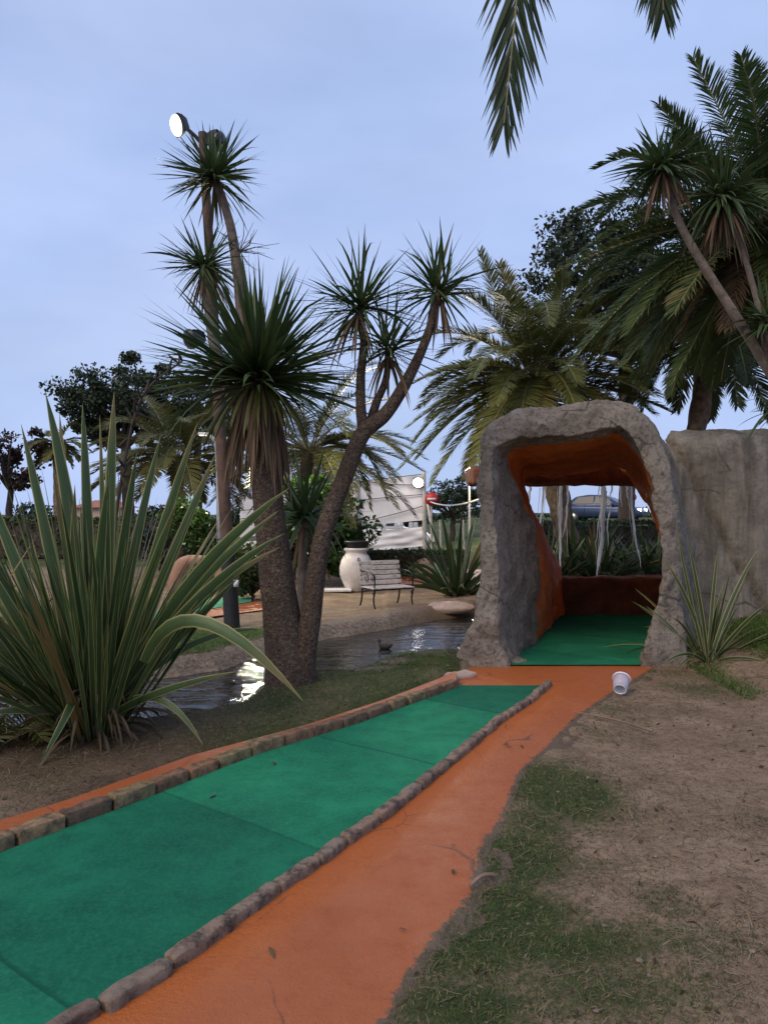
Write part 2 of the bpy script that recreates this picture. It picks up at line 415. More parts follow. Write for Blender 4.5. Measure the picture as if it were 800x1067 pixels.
M['tyre'] = plain('tyre rubber', (.02, .02, .02), .8)
M['alloy'] = plain('wheel alloy', (.5, .5, .52), .35, .8)
M['rooftile'] = plain('red roof tile', (.33, .12, .08), .8, var=.3, scale=12, bump=.4)
M['house'] = plain('pink render', (.5, .33, .29), .85, var=.1)
M['wood'] = plain('stick wood', (.2, .13, .09), .85, var=.4, bump=.5)
M['duck'] = plain('dark brown feathers', (.05, .036, .026), .7, var=.4, scale=30)
M['bill'] = plain('dull bill', (.25, .17, .04), .5)
k = NT('clear plastic'); k.col((.62, .67, .8)); k.rough(.18, .6)
tp = k.n('ShaderNodeBsdfTransparent'); mx = k.n('ShaderNodeMixShader'); mx.inputs[0].default_value = .62
k.l(k.b.outputs[0], mx.inputs[1]); k.l(tp.outputs[0], mx.inputs[2]); k.l(mx.outputs[0], k.out.inputs[0]); M['plastic'] = k.m
M['plasticrim'] = plain('cloudy plastic rim', (.8, .82, .9), .3, var=.05)
M['cupblue'] = plain('dark blue print', (.02, .025, .09), .4)
M['lampwarm'] = emit('lit lamp warm', (1., .86, .55), 2.2)
M['lampcool'] = emit('lit lamp cool', (1., .96, .92), 22.)
M['lampamber'] = emit('lit lamp amber', (1., .8, .6), 14.)
M['headlight'] = emit('lit headlight', (1., .95, .85), 5.)

# ---------------------------------------------------------------- leaf tools
def leaves(mb, base, dirs, L, W, droop, k=6, fold=0.0, prof=None, rnd=None, pw=1.3, twist=.4, wander=0.0):
    base = np.asarray(base, float); dirs = nrm(dirs); m = len(dirs)
    base = np.broadcast_to(base, (m, 3))
    L = np.broadcast_to(np.asarray(L, float), (m,)); W = np.broadcast_to(np.asarray(W, float), (m,))
    droop = np.broadcast_to(np.asarray(droop, float), (m,))
    t = np.linspace(0, 1, k)
    D = dirs[:, None] + np.array((0, 0, -1.))*(droop[:, None]*t**pw)[..., None]
    if wander:
        D = D + rng.normal(0, wander, (m, 1, 3))*t[None, :, None]
    D = nrm(D)
    st = D*(L[:, None, None]/(k-1))
    Pm = base[:, None] + np.concatenate([np.zeros((m, 1, 3)), np.cumsum(st[:, 1:], 1)], 1)
    az = np.arctan2(dirs[:, 1], dirs[:, 0]) + rng.normal(0, .15, m)
    S = np.stack([-np.sin(az), np.cos(az), np.zeros(m)], -1)[:, None] * np.ones((1, k, 1))
    tw = rng.normal(0, twist, m)[:, None, None]*np.linspace(.4, 1, k)[None, :, None]
    S = S*np.cos(tw) + np.cross(D, S)*np.sin(tw)
    if prof is None: prof = np.interp(t, [0, .3, .6, .85, 1], [.6, 1, .9, .5, .02])
    S = S*(W[:, None]*prof[None]/2)[..., None]
    if rnd is None: rnd = rng.random(m)
    mb.strips(Pm, S, rnd, fold)

def bez(p0, p1, p2, k=12):
    t = np.linspace(0, 1, k)[:, None]
    return (1-t)**2*np.asarray(p0) + 2*t*(1-t)*np.asarray(p1) + t*t*np.asarray(p2)
def blade(mb, p0, p1, p2, w, fold=.3, k=12, rnd=None, flat=.0):
    Pm = bez(p0, p1, p2, k); t = nrm(np.gradient(Pm, axis=0))
    view = nrm(Pm - np.array((0, 0, 1.5)))
    S = nrm(np.cross(t, view) + flat*np.array((.3, .5, .2)))
    pr = np.interp(np.linspace(0, 1, k), [0, .25, .6, .85, .96, 1], [.7, 1, .95, .6, .2, .02])
    mb.strips(Pm[None], (S*(w*pr/2)[:, None])[None], np.array([rng.random()*.85 if rnd is None else rnd]), fold)

def frond(mb, mr, pts, LL, n=60, lw=.028, vlift=.35, side=None, droop=.35, rr=.012, start=.14, tone=None, ang=(.55, 1.15)):
    """pinnate leaf along the polyline pts, leaflets LL long"""
    pts = np.asarray(pts, float); K = len(pts)
    tt = np.linspace(0, 1, K); t = np.linspace(start, .995, n) + rng.normal(0, .003, n); t = np.clip(t, 0, 1)
    B = np.stack([np.interp(t, tt, pts[:, i]) for i in range(3)], -1)
    tg = nrm(np.gradient(pts, axis=0)); T = nrm(np.stack([np.interp(t, tt, tg[:, i]) for i in range(3)], -1))
    if side is None:
        d = pts[-1] - pts[0]; side = np.array((-d[1], d[0], 0.)); 
        if np.linalg.norm(side) < 1e-3: side = np.array((1., 0, 0))
    s = nrm(np.asarray(side, float)); up = np.cross(T, s); up = np.where(up[:, 2:] < 0, -up, up)
    length = LL*np.interp((t-start)/(1-start), [0, .12, .4, .75, 1], [.45, .85, 1, .8, .35])
    tone = rng.random() if tone is None else tone
    for sg in (-1, 1):
        a = np.interp((t-start)/(1-start), [0, 1], [ang[1], ang[0]]*np.ones(2)) + rng.normal(0, .07, n)
        D = nrm(T*np.cos(a)[:, None] + sg*s*np.sin(a)[:, None] + up*(vlift + rng.normal(0, .1, n))[:, None])
        k = 4; u = np.linspace(0, 1, k)
        DD = nrm(D[:, None] + np.array((0, 0, -1.))*(droop*u**1.3)[None, :, None])
        L = length*(1 + rng.normal(0, .07, n))
        st = DD*(L[:, None, None]/(k-1))
        Pm = B[:, None] + np.concatenate([np.zeros((n, 1, 3)), np.cumsum(st[:, 1:], 1)], 1)
        S = nrm(np.cross(DD, up[:, None] + .4*T[:, None]))*(lw/2*np.array((.6, 1, .8, .05)))[None, :, None]
        mb.strips(Pm, S, np.clip(tone*.75 + rng.random(n)*.3, 0, 1) if tone < .98 else np.ones(n))
    mr.tube(pts, np.linspace(rr, rr*.25, K), 5, r=.5)

def arc(c, az, el, L, droop, k=12, pw=1.2):
    d = np.array((math.cos(az)*math.cos(el), math.sin(az)*math.cos(el), math.sin(el)))
    t = np.linspace(0, 1, k)
    D = nrm(d + np.array((0, 0, -1.))*(droop*t**pw)[:, None])
    return np.asarray(c) + np.concatenate([np.zeros((1, 3)), np.cumsum(D[1:]*L/(k-1), 0)])

def palm(name, label, c, base, L, nf, leafL, mat, trunk_r, extra=(), group=None, els=(-.3, 1.35), n=56, lw=.03, droopr=(.7, 1.5), azr=None, skirt=0, drop_rnd=.0, trunkmat='palmtrunk'):
    t = thing(name, label, 'palm', base, group)
    c = np.asarray(c, float); base = np.asarray(base, float)
    mb, mr = MB(), MB()
    for i in range(nf):
        f = (i + .5)/nf
        el = els[1] - (els[1]-els[0])*f**.8 + rng.normal(0, .08)
        az = i*2.399963 + rng.normal(0, .15) if azr is None else azr[0] + (azr[1]-azr[0])*((i*.618) % 1)
        pts = arc(c + np.array((math.cos(az), math.sin(az), 0))*trunk_r*.5, az, el, L*(.85 + .25*rng.random()), droopr[0] + (droopr[1]-droopr[0])*rng.random())
        frond(mb, mr, pts, leafL, n=n, lw=lw, vlift=.3, rr=.02, tone=min(.97, .1 + .7*f + .3*rng.random()))  # lower fronds tinted yellower, lamplight put into the leaf tone
    for e in extra: frond(mb, mr, **e)
    mb.build('fronds', M[mat], t)
    mr.build('midribs', M['rachis'], t)
    tr = MB(); z = np.linspace(0, 1, 40)[:, None]
    pts = base - np.array((0, 0, .15)) + (c - base + np.array((0, 0, .1)))*z
    seg = 18; rad = trunk_r*np.interp(z[:, 0], [0, .1, .8, .93, 1], [1.25, 1.0, .95, 1.25, .6])
    th = np.linspace(0, 2*np.pi, seg, endpoint=False)
    pat = (np.abs(np.sin(th*4.5)[None]*.5 + np.sin(z*len(z)*.8)*.5))
    rr = rad[:, None]*(.9 + .22*pat)
    Pg = np.stack([pts[:, :1] + rr*np.cos(th), pts[:, 1:2] + rr*np.sin(th), pts[:, 2:] + 0*rr], -1)
    tr.grid(Pg, closed=True); tr.build('trunk', M[trunkmat], t)
    if skirt:
        sk, sr = MB(), MB()
        for i in range(skirt):
            az = rng.random()*6.28
            frond(sk, sr, arc(c - np.array((0, 0, .1)), az, -.35, L*.75, 1.8), leafL*.8, n=30, lw=lw, droop=.8, rr=.018)
        sk.build('dead_fronds', M['cordydead'], t)
    return t

def head_dirs(n, amax, axis=(0, 0, 1), bias=1.0):
    z = 1 - (1 - math.cos(amax))*rng.random(n)**bias
    a = rng.random(n)*2*np.pi; s = np.sqrt(1 - z*z)
    d = np.stack([s*np.cos(a), s*np.sin(a), z], -1)
    axis = nrm(np.array(axis, float)); x = nrm(np.cross(axis, (0.3, 1, .2))); y = np.cross(axis, x)
    return d[:, :1]*x + d[:, 1:2]*y + d[:, 2:]*axis
def head(parent, c, L, n, amax=2.0, axis=(0, 0, 1), W=.04, droop=(.1, .7), mat='cordy', core=.02, dead=0):
    mb = MB(); d = head_dirs(n, amax, axis)
    ang = np.arccos(np.clip(d @ nrm(np.array(axis, float)), -1, 1))
    dr_ = droop[0] + (droop[1]-droop[0])*rng.random(n)*(.4 + .6*ang/amax); dr_ = np.where(rng.random(n) < .2, dr_ + 1.4*rng.random(n), dr_)
    leaves(mb, np.asarray(c) + d*core + rng.normal(0, .03, (n, 3)), d, L*(.5 + .55*rng.random(n)**.7), W*(.7 + .5*rng.random(n)), dr_,
           k=7, fold=.25, prof=np.interp(np.linspace(0, 1, 7), [0, .25, .6, 1], [.75, 1, .8, .02]), twist=.5)
    o = mb.build('leaf_crown', M[mat], parent)
    if dead:
        dm = MB(); d = head_dirs(dead, .9, (0, 0, -1))
        d[:, :2] *= 1.2
        leaves(dm, np.asarray(c) + d*core - np.array((0, 0, .05)), d, L*(.6 + .4*rng.random(dead)), W*.8, .8 + rng.random(dead), k=6, twist=.9)
        dm.build('dead_leaves', M['cordydead'], parent)
    return o

def quads_cloud(mb, C, size, flat=.0, aspect=.55, N=None):
    m = len(C)
    a = nrm(rng.normal(0, 1, (m, 3))); b = nrm(np.cross(a, rng.normal(0, 1, (m, 3))))
    s = size*(.6 + .8*rng.random(m))
    a = a*(s/2)[:, None]; b = b*(s/2*aspect)[:, None]
    V = np.stack([C - a, C - b*1.0 + a*.1, C + a, C + b + a*.1], 1)
    q = np.arange(m*4).reshape(m, 4)
    mb.add(V, quads=q, r=np.repeat(rng.random(m), 4))

def broadleaf(name, label, base, c, rad, nclump, nleaf, size, mat, cat='tree', group=None, clump=.28, trunk_r=.18, limbs=True, seed=0, shape=1.0, flatbase=.25):
    base = np.asarray(base, float); c = np.asarray(c, float); rad = np.asarray(rad, float)
    t = thing(name, label, cat, base, group)
    d = nrm(rng.normal(0, 1, (nclump, 3))); rr = rng.random(nclump)**.45
    d[:, 2] = np.where(d[:, 2] < 0, d[:, 2]*(1-flatbase), d[:, 2])
    cc = c + d*rr[:, None]*rad
    w = .5 + rng.random(nclump); w /= w.sum()
    ix = rng.choice(nclump, nleaf, p=w)
    sz = clump*(.55 + .9*rng.random(nclump))
    off = nrm(rng.normal(0, 1, (nleaf, 3)))*(rng.random(nleaf)**.5)[:, None]
    C = cc[ix] + off*(sz[ix]*rad.mean())[:, None]*np.array((1.15, 1.15, .7))
    mb = MB(); quads_cloud(mb, C, size); mb.build('crown', M[mat], t)
    if limbs:
        tr = MB(); fork = base + (c - rad*np.array((0, 0, .75)) - base)*np.array((1, 1, 1.))
        tr.tube(np.stack([np.linspace(base[i] - (.2 if i == 2 else 0), fork[i], 8) for i in range(3)], -1) + np.stack([fbm(np.arange(8)*.6, q+seed, 0., q)*.08*np.minimum(1, np.arange(8)) for q in (0, 1)] + [np.zeros(8)], -1),
                np.linspace(trunk_r, trunk_r*.7, 8), 10, bump=.15)
        for i in rng.choice(nclump, min(nclump, 16), replace=False):
            mid = (fork + cc[i])/2 + rng.normal(0, .1, 3)*rad
            tr.tube(bez(fork, mid, cc[i], 8), np.linspace(trunk_r*.5, .015, 8), 6)
        tr.build('trunk', M['darktrunk'], t)
    return t

def hedge_box(name, label, c, size, n, leaf, rot=0.0, mat='hedge'):
    t = thing(name, label, 'hedge', (c[0], c[1], c[2]))
    h = np.asarray(size)/2
    p = rng.random((n, 3))*2 - 1
    ax = rng.integers(0, 3, n); sg = np.sign(rng.random(n)-.5)
    p[np.arange(n), ax] = np.where(ax == 2, 1, sg)
    p = p*h*(.9 + .16*fbm(p[:, 0]*3, p[:, 1]*3, p[:, 2]*3)[:, None]) + rng.normal(0, .02, (n, 3))
    cs, sn = math.cos(rot), math.sin(rot)
    p = np.stack([p[:, 0]*cs - p[:, 1]*sn, p[:, 0]*sn + p[:, 1]*cs, p[:, 2] + h[2]], -1) + np.asarray(c)
    mb = MB(); quads_cloud(mb, p, leaf)
    mb.build('foliage', M[mat], t)
    b = MB(); b.rbox(np.asarray(c) + np.array((0, 0, h[2]*.9)), np.asarray(size)*.86, rot, bev=.05, amp=.03, n=(8, 4, 6)); b.build('inner_twigs', M['darktrunk'], t)
    return t

# ---------------------------------------------------------------- plan of the ground
def pxy(lst, z=0.0): return np.array([G(x, y, z)[:2] for x, y in lst])
LANE_L = pxy([(0, 890), (80, 860), (130, 842), (210, 810), (272, 786), (327, 769), (370, 756), (400, 745), (450, 727), (482, 715)])
LANE_R = pxy([(67, 1065), (132, 1030), (205, 980), (260, 940), (305, 910), (350, 880), (400, 845), (435, 817), (475, 785), (515, 752), (545, 733), (566, 715)])
d0 = nrm(LANE_L[0] - LANE_L[2]); LANE_L = np.concatenate([[LANE_L[0] + d0*2.4], LANE_L])
d0 = nrm(LANE_R[0] - LANE_R[2]); LANE_R = np.concatenate([[LANE_R[0] + d0*1.6], LANE_R])
STRIP_O = pxy([(0, 855), (75, 832), (130, 812), (200, 787), (320, 755), (400, 729), (455, 708), (474, 699)], .05)
d0 = nrm(STRIP_O[0] - STRIP_O[2]); STRIP_O = np.concatenate([[STRIP_O[0] + d0*2.6], STRIP_O])
PATH_R = pxy([(400, 1067), (430, 1012), (455, 975), (492, 935), (503, 880), (522, 858), (542, 805), (567, 782), (597, 750), (637, 722), (668, 704), (690, 690)])
PATH_R = np.concatenate([[PATH_R[0] + np.array((-.25, -.9))], PATH_R])
PATH = np.concatenate([LANE_L, pxy([(470, 703), (490, 694)]), pxy([(690, 690)]), PATH_R[::-1][1:], [LANE_R[0]*np.array((1, 1)) + np.array((-.2, -.6))]])
LANE = np.concatenate([LANE_L, LANE_R[::-1]])
_t = nrm(np.gradient(LANE_L, axis=0)); STRIP = np.concatenate([LANE_L - np.stack([_t[:, 1], -_t[:, 0]], -1)*.06, STRIP_O[::-1]])
MAT = np.array([G(505, 694)[:2], G(540, 676)[:2], P(565, 0, 9.2)[:2], P(575, 0, 11.3)[:2], P(720, 0, 11.3)[:2], P(700, 0, 9)[:2], G(676, 694)[:2]])
POND = np.array([(-7, 5.0), (-3.2, 5.25), (-1.93, 5.5), (-1.5, 5.72), (-1.2, 6.05), (-1.08, 6.9), (-.42, 7.2), (0, 7.65), (.5, 8.0), (.83, 8.35), (1.15, 9), (1.7, 10.6), (2.0, 11.7), (3.2, 11.9), (4.6, 12.0),
                 (4.4, 13.4), (2.9, 13.3), (1.9, 12.4), (1.3, 11.6), (.54, 10.9), (0, 10.15), (-.81, 9.3), (-1.2, 8.5), (-1.6, 7.6), (-2.3, 7.05), (-3.5, 6.8), (-7, 6.6)])
LEFTBANK = np.concatenate([STRIP_O, [(.83, 8.3), (-.45, 7.3), (-1.3, 6.4), (-3.2, 5.4), (-9, 4.8), (-9, 0)]])

def sdpoly(x, y, poly):
    d = np.full(x.shape, 1e9); ins = np.zeros(x.shape, bool)
    n = len(poly)
    for i in range(n):
        a, b = poly[i], poly[(i+1) % n]
        e = b - a; wx, wy = x - a[0], y - a[1]
        t = np.clip((wx*e[0] + wy*e[1])/(e @ e + 1e-12), 0, 1)
        d = np.minimum(d, np.hypot(wx - e[0]*t, wy - e[1]*t))
        if abs(b[1]-a[1]) > 1e-12:
            ins ^= ((a[1] > y) != (b[1] > y)) & (x < (b[0]-a[0])*(y-a[1])/(b[1]-a[1]) + a[0])
    return np.where(ins, -d, d)

def far_rise(x, y):
    return .92*sstep(19, 34, y)*sstep(2, 8, x)
GP = [  # green patches on the right: pixel centre, radii in metres, strength
    (580, 822, .32, .62, 1.0), (535, 890, .3, .34, 1.), (560, 860, .25, .3, .8), (600, 905, .35, .25, .55), (470, 985, .34, .28, 1.), (520, 950, .32, .26, .95), (560, 985, .5, .2, .8), (620, 1030, .45, .2, .6), (480, 1050, .3, .2, .9), (700, 980, .4, .2, .4),
    (620, 760, .25, .5, .45), (690, 935, .18, .2, .5), (720, 712, .5, .7, .5), (560, 1050, .3, .12, .5), (640, 740, .2, .35, .4), (760, 860, .3, .3, .25), (680, 1045, .3, .15, .35)]
def green(x, y):
    g = np.zeros(np.shape(x))
    for px, py, rx, ry, s in GP:
        c = G(px, py); g = np.maximum(g, s*np.exp(-(((x-c[0])/rx)**2 + ((y-c[1])/ry)**2)))
    g = np.maximum(g, .95*sstep(3.3, 4.0, x)*sstep(5.6, 6.6, y)*sstep(12, 9, y))                   # grass by the wall
    sl = sdpoly(x, y, LEFTBANK); sp = sdpoly(x, y, POND)
    lb = (sl < .05)*(.35 + .6*sstep(-1.5, -.8, x))
    g = np.maximum(g, lb*sstep(.6, .05, np.abs(sp))*.9); g = np.maximum(g, lb*.75)
    far = sstep(7.1, 7.4, y)*sstep(-.9, -1.4, x)*(sp > .3)*sstep(10.2, 9.2, y)
    g = np.maximum(g, far)
    g = np.maximum(g, sstep(17, 22, y)*.7)
    return np.clip(g + .25*fbm(x*2.2, y*2.2, 0., 5)*(g > .05), 0, 1)
def ground_h(x, y):
    h = .018*fbm(x*1.6, y*1.6, 0., 1) + .012*fbm(x*9, y*9, 0., 2)*sstep(16, 8, y)
    h = h + .30*sstep(2.7, 4.3, x)*sstep(5.2, 7.4, y)*sstep(40, 14, y)
    h = h + .03*sstep(.4, 2.0, sdpoly(x, y, PATH))*(x > 0)
    sl = sdpoly(x, y, LEFTBANK); h = h + .055*sstep(.03, -.1, sl)
    h = h + far_rise(x, y)
    sp = sdpoly(x, y, POND) + .07*fbm(x*3, y*3, 0., 8)
    h = h*sstep(-.02, .25, sp) + (-.14)*sstep(.22, -.1, sp) - .35*sstep(0, -.6, sp)
    h = h + .07*sstep(.05, .35, sp)*sstep(1.2, .4, sp)*(y > 7.3)*sstep(3, 1, x)
    for poly, m in ((PATH, .06), (LANE, .1), (STRIP, -.02), (MAT, .1)):
        s = sdpoly(x, y, poly) + .018*fbm(x*5, y*5, 0., 4)
        low = -.02 if poly is not STRIP else .015
        f = sstep(m, m-.12, s); h = h*(1-f) + np.minimum(h, low)*f
    return h

def axis(lo, hi, step, far, g=1.12):
    a = list(np.arange(lo, hi + 1e-6, step)); s = step
    while a[-1] < far: s *= g; a.append(a[-1] + s)
    return a
xs = np.array(axis(-3.2, 4.6, .045, 320)); s = .045; neg = [-3.2]
while neg[-1] > -320: s *= 1.12; neg.append(neg[-1] - s)
xs = np.concatenate([neg[::-1][:-1], xs])
ys = np.concatenate([np.linspace(-30, 1.2, 12)[:-1], axis(1.2, 9.5, .045, 420, 1.07)])
X, Y = np.meshgrid(xs, ys, indexing='ij')
Z = ground_h(X, Y)
gm = MB()
sp = sdpoly(X, Y, POND); sl = sdpoly(X, Y, LEFTBANK)
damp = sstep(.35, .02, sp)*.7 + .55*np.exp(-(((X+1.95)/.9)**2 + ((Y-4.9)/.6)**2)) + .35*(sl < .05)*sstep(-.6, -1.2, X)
stonem = sstep(.5, .28, sp + .12*fbm(X*5, Y*5, 0., 9))*(sp > -.1)*(Y > 7.0)*sstep(1.0, .0, X)*.9
gm.grid(np.stack([X, Y, Z], -1), r=green(X, Y).ravel(), u=np.clip(damp, 0, 1).ravel(), w=np.clip(stonem, 0, 1).ravel())
tag(gm.build('ground', M['ground']), kind='structure')

def sheet(name, poly, z, mat, u=.5):
    me = bpy.data.meshes.new(name)
    me.from_pydata([(float(a), float(b), z) for a, b in poly], [], [list(range(len(poly)))]); me.update()
    if me.polygons[0].normal.z < 0: me.flip_normals()
    me.materials.append(mat); o = bpy.data.objects.new(name, me); COL.objects.link(o)
    return tag(o, kind='structure')
# orange path as a fine grid so the newer paint beside the kerb can follow it
gx = np.arange(-2.6, 3.2, .03); gy = np.arange(.6, 7.75, .03)
X, Y = np.meshgrid(gx, gy, indexing='ij')
sdp = sdpoly(X, Y, PATH); keep = (sdp < .12) & (Y < G(0, 694)[1] + .04)
dl = np.full(X.shape, 9.)
for a, b in zip(LANE_R[:-1], LANE_R[1:]):
    e = b-a; t = np.clip(((X-a[0])*e[0] + (Y-a[1])*e[1])/(e@e), 0, 1); dl = np.minimum(dl, np.hypot(X-a[0]-e[0]*t, Y-a[1]-e[1]*t))
edge = np.maximum(sstep(.34, .12, dl + .05*fbm(X*4, Y*4)), .6*sstep(5.6, 6.6, Y))
idx = np.arange(X.size).reshape(X.shape); kq = keep[:-1, :-1]
q = np.stack([idx[:-1, :-1][kq], idx[1:, :-1][kq], idx[1:, 1:][kq], idx[:-1, 1:][kq]], -1)
used = np.unique(q); mp = np.full(X.size, -1); mp[used] = np.arange(len(used))
pm = MB(); V = np.stack([X.ravel(), Y.ravel(), np.zeros(X.size)], -1)[used]
V[:, 2] = -.004 + .004*fbm(V[:, 0]*1.3, V[:, 1]*1.3)
dust = sstep(-.085, .045, sdp)*(X > .05 - .25*(4 - Y)*(Y < 4))*(dl > .25)
pm.add(V, quads=mp[q], u=edge.ravel()[used], w=dust.ravel()[used]); tag(pm.build('orange_path', M['orange']), kind='structure')
sheet('putting_lane', LANE, .007, M['felt'])
sheet('tunnel_mat', MAT, .011, M['felt'])
sheet('orange_edging', STRIP, .05, M['orange2'])
sheet('pond_water', [(-9, 4.6), (6, 4.6), (6, 14.5), (-9, 14.5)], -.075, M['water'])
# the fairway on the far side of the pond
FG = pxy([(120, 672), (160, 652), (205, 637), (262, 627), (262, 622), (200, 626), (150, 640), (100, 658)], .03)
FO = pxy([(130, 678), (172, 656), (210, 644), (285, 634), (285, 626), (262, 627.5), (205, 637.5), (160, 652.5), (120, 672.5)], .03)
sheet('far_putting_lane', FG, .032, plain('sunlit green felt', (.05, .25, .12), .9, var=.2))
sheet('far_orange_path', FO, .03, M['orange2'])
sheet('far_orange_lane', [G(395, 612)[:2], G(500, 612)[:2], G(520, 596)[:2], G(430, 596)[:2]], .06, M['orange2'])
sheet('road', [(6, 35.5), (80, 35.5), (80, 47), (6, 47)], .935, M['asphalt'])

# ---------------------------------------------------------------- kerbs
def along(poly, off=0.0, step=.25):
    seg = np.hypot(*np.diff(poly, axis=0).T); s = np.concatenate([[0], np.cumsum(seg)])
    out = []; p = 0.0
    while p + step*.6 < s[-1]:
        L = step*(.85 + .35*rng.random()); m = min(p + L/2, s[-1])
        c = np.array([np.interp(m, s, poly[:, i]) for i in (0, 1)])
        a = np.array([np.interp(max(m-.05, 0), s, poly[:, i]) for i in (0, 1)]); b = np.array([np.interp(min(m+.05, s[-1]), s, poly[:, i]) for i in (0, 1)])
        t = nrm(b-a); nn = np.array((t[1], -t[0]))
        out.append((c + nn*off, math.atan2(t[1], t[0]), L)); p += L
    return out
def kerb(label, poly, off, zt, h, w, mat, amp, smooth=True):
    b0 = poly[1]
    t = thing('brick_kerb', label, 'kerb', (b0[0], b0[1], 0), None)
    for i, (c, a, L) in enumerate(along(poly, off)):
        mb = MB(); hh = h*(.9 + .2*rng.random())
        mb.rbox((c[0], c[1], zt - hh/2 + rng.normal(0, .004)), (L - .012, w*(.9 + .2*rng.random()), hh), a + rng.normal(0, .03), bev=.014, amp=amp, seed=i, n=(8, 4, 3), fq=16)
        mb.build('brick', M[mat], t)
    return t
kerb('long row of brown kerb bricks on the orange-edged pond side of the green lane', LANE_L, -.045, .066, .10, .085, 'brick', .012)
kerb('row of rough grey worn bricks between the green lane and the wide orange path', LANE_R, .03, .037, .065, .062, 'brickgrey', .011)
c0 = G(474, 706)
mb = MB(); mb.rbox((c0[0]+.02, c0[1]+.02, .012), (.34, .16, .05), .55, bev=.02, amp=.012, n=(8, 5, 3)); tag(mb.build('worn_slab', M['boulder']), 'small worn pale concrete slab at the far left corner of the green lane', 'slab')

# ---------------------------------------------------------------- tunnel
OF = [(466, 700), (484, 662), (501, 612), (499, 545), (500, 478), (513, 441), (560, 424), (612, 417), (657, 420), (691, 462), (708, 540), (713, 610), (716, 697)]
IF = [(528, 697), (519, 655), (521, 600), (513, 540), (512, 495), (519, 464), (565, 456), (610, 450), (650, 447), (678, 490), (686, 545), (690, 604), (668, 697)]
IM = [(556, 672), (558, 650), (563, 600), (559, 560), (544, 520), (531, 476), (568, 463), (610, 456), (650, 453), (679, 493), (688, 546), (693, 604), (674, 694)]
IR = [(586, 642), (586, 625), (584, 592), (571, 568), (557, 536), (549, 499), (580, 497), (615, 492), (645, 487), (667, 512), (684, 546), (706, 604), (715, 642)]
OR = [(545, 642), (540, 600), (535, 560), (527, 520), (522, 490), (532, 466), (575, 455), (615, 450), (662, 450), (702, 475), (730, 540), (742, 600), (742, 642)]
def cat(pts, n):
    pts = np.asarray(pts, float); m = len(pts); u = np.linspace(0, m-1, n); i = np.clip(u.astype(int), 0, m-2); f = (u-i)[:, None]
    p0, p1, p2, p3 = pts[np.clip(i-1, 0, m-1)], pts[i], pts[i+1], pts[np.clip(i+2, 0, m-1)]
    return .5*((2*p1) + (-p0+p2)*f + (2*p0-5*p1+4*p2-p3)*f*f + (-p0+3*p1-3*p2+p3)*f**3)
NP = 280
def prof3(px, d):
    d = np.broadcast_to(d, (len(px),))
    p = np.array([P(x, y, q) for (x, y), q in zip(px, d)])
    p = np.concatenate([[p[0] - np.array((0, 0, .25))], p, [p[-1] - np.array((0, 0, .25))]])
    return cat(p, NP)
pOF, pIF, pIM, pIR, pOR = prof3(OF, 7.5), prof3(IF, 7.45), prof3(IM, [8.75, 8.75, 8.75, 8.7, 8.5, 8.0, 7.75, 7.7, 7.7, 7.7, 7.7, 7.7, 7.6]), prof3(IR, 11.2), prof3(OR, 11.45)
def lerp_rings(a, b, n, bulge=None):
    out = []
    for f in np.linspace(0, 1, n):
        r = a*(1-f) + b*f
        if bulge is not None: r = r + np.asarray(bulge)*math.sin(math.pi*f)
        out.append(r)
    return out
def rough_disp(Pg, amp, fq, s=0):
    return Pg + amp*np.stack([fbm(Pg[..., 0]*fq, Pg[..., 1]*fq, Pg[..., 2]*fq + 17*q, s+q*5, 5) for q in range(3)], -1)
def disp(Pg):
    return rough_disp(rough_disp(rough_disp(Pg, .05, 1.7, 2), .055, 4.5, 7), .02, 15., 23)
tb = P(590, 0, 8.5)
tun = thing('rock_tunnel', 'walk-through artificial rock tunnel of grey concrete with an orange painted inside', 'tunnel', (tb[0], tb[1], 0))
outer = lerp_rings(pOR, pOF, 60)
rim = lerp_rings(pOF, pIF, 16, (0, -.02, 0))
rev = lerp_rings(pIF, pIM, 30)
sh = MB(); sh.grid(disp(np.array(outer + rim[1:] + rev[1:]))); sh.build('rock_shell', M['rock'], tun)
ln = MB(); ln.grid(disp(np.array(lerp_rings(pIM, pIR, 50) + lerp_rings(pIR, pOR, 8, (0, .06, 0))[1:]))); ln.build('painted_lining', M['lining'], tun)
# rear sill and the waterfall ledge
def slab_between(name, a, b, size_y, z0, z1, mat, amp, seed):
    mb = MB(); c = (np.asarray(a) + np.asarray(b))/2; L = np.linalg.norm(np.asarray(b) - np.asarray(a))
    mb.rbox((c[0], c[1], (z0+z1)/2), (L, size_y, z1-z0), math.atan2(b[1]-a[1], b[0]-a[0]), bev=.07, amp=amp, seed=seed, n=(26, 8, 8), fq=5)
    return mb.build(name, M[mat], tun)
slab_between('rear_sill', P(572, 0, 11.35)[:2], P(730, 0, 11.3)[:2], .35, -.2, .55, 'sill', .06, 3)
slab_between('waterfall_ledge', P(488, 0, 12.0)[:2], P(720, 0, 12.0)[:2], .8, 1.93, 2.2, 'sill', .07, 5)
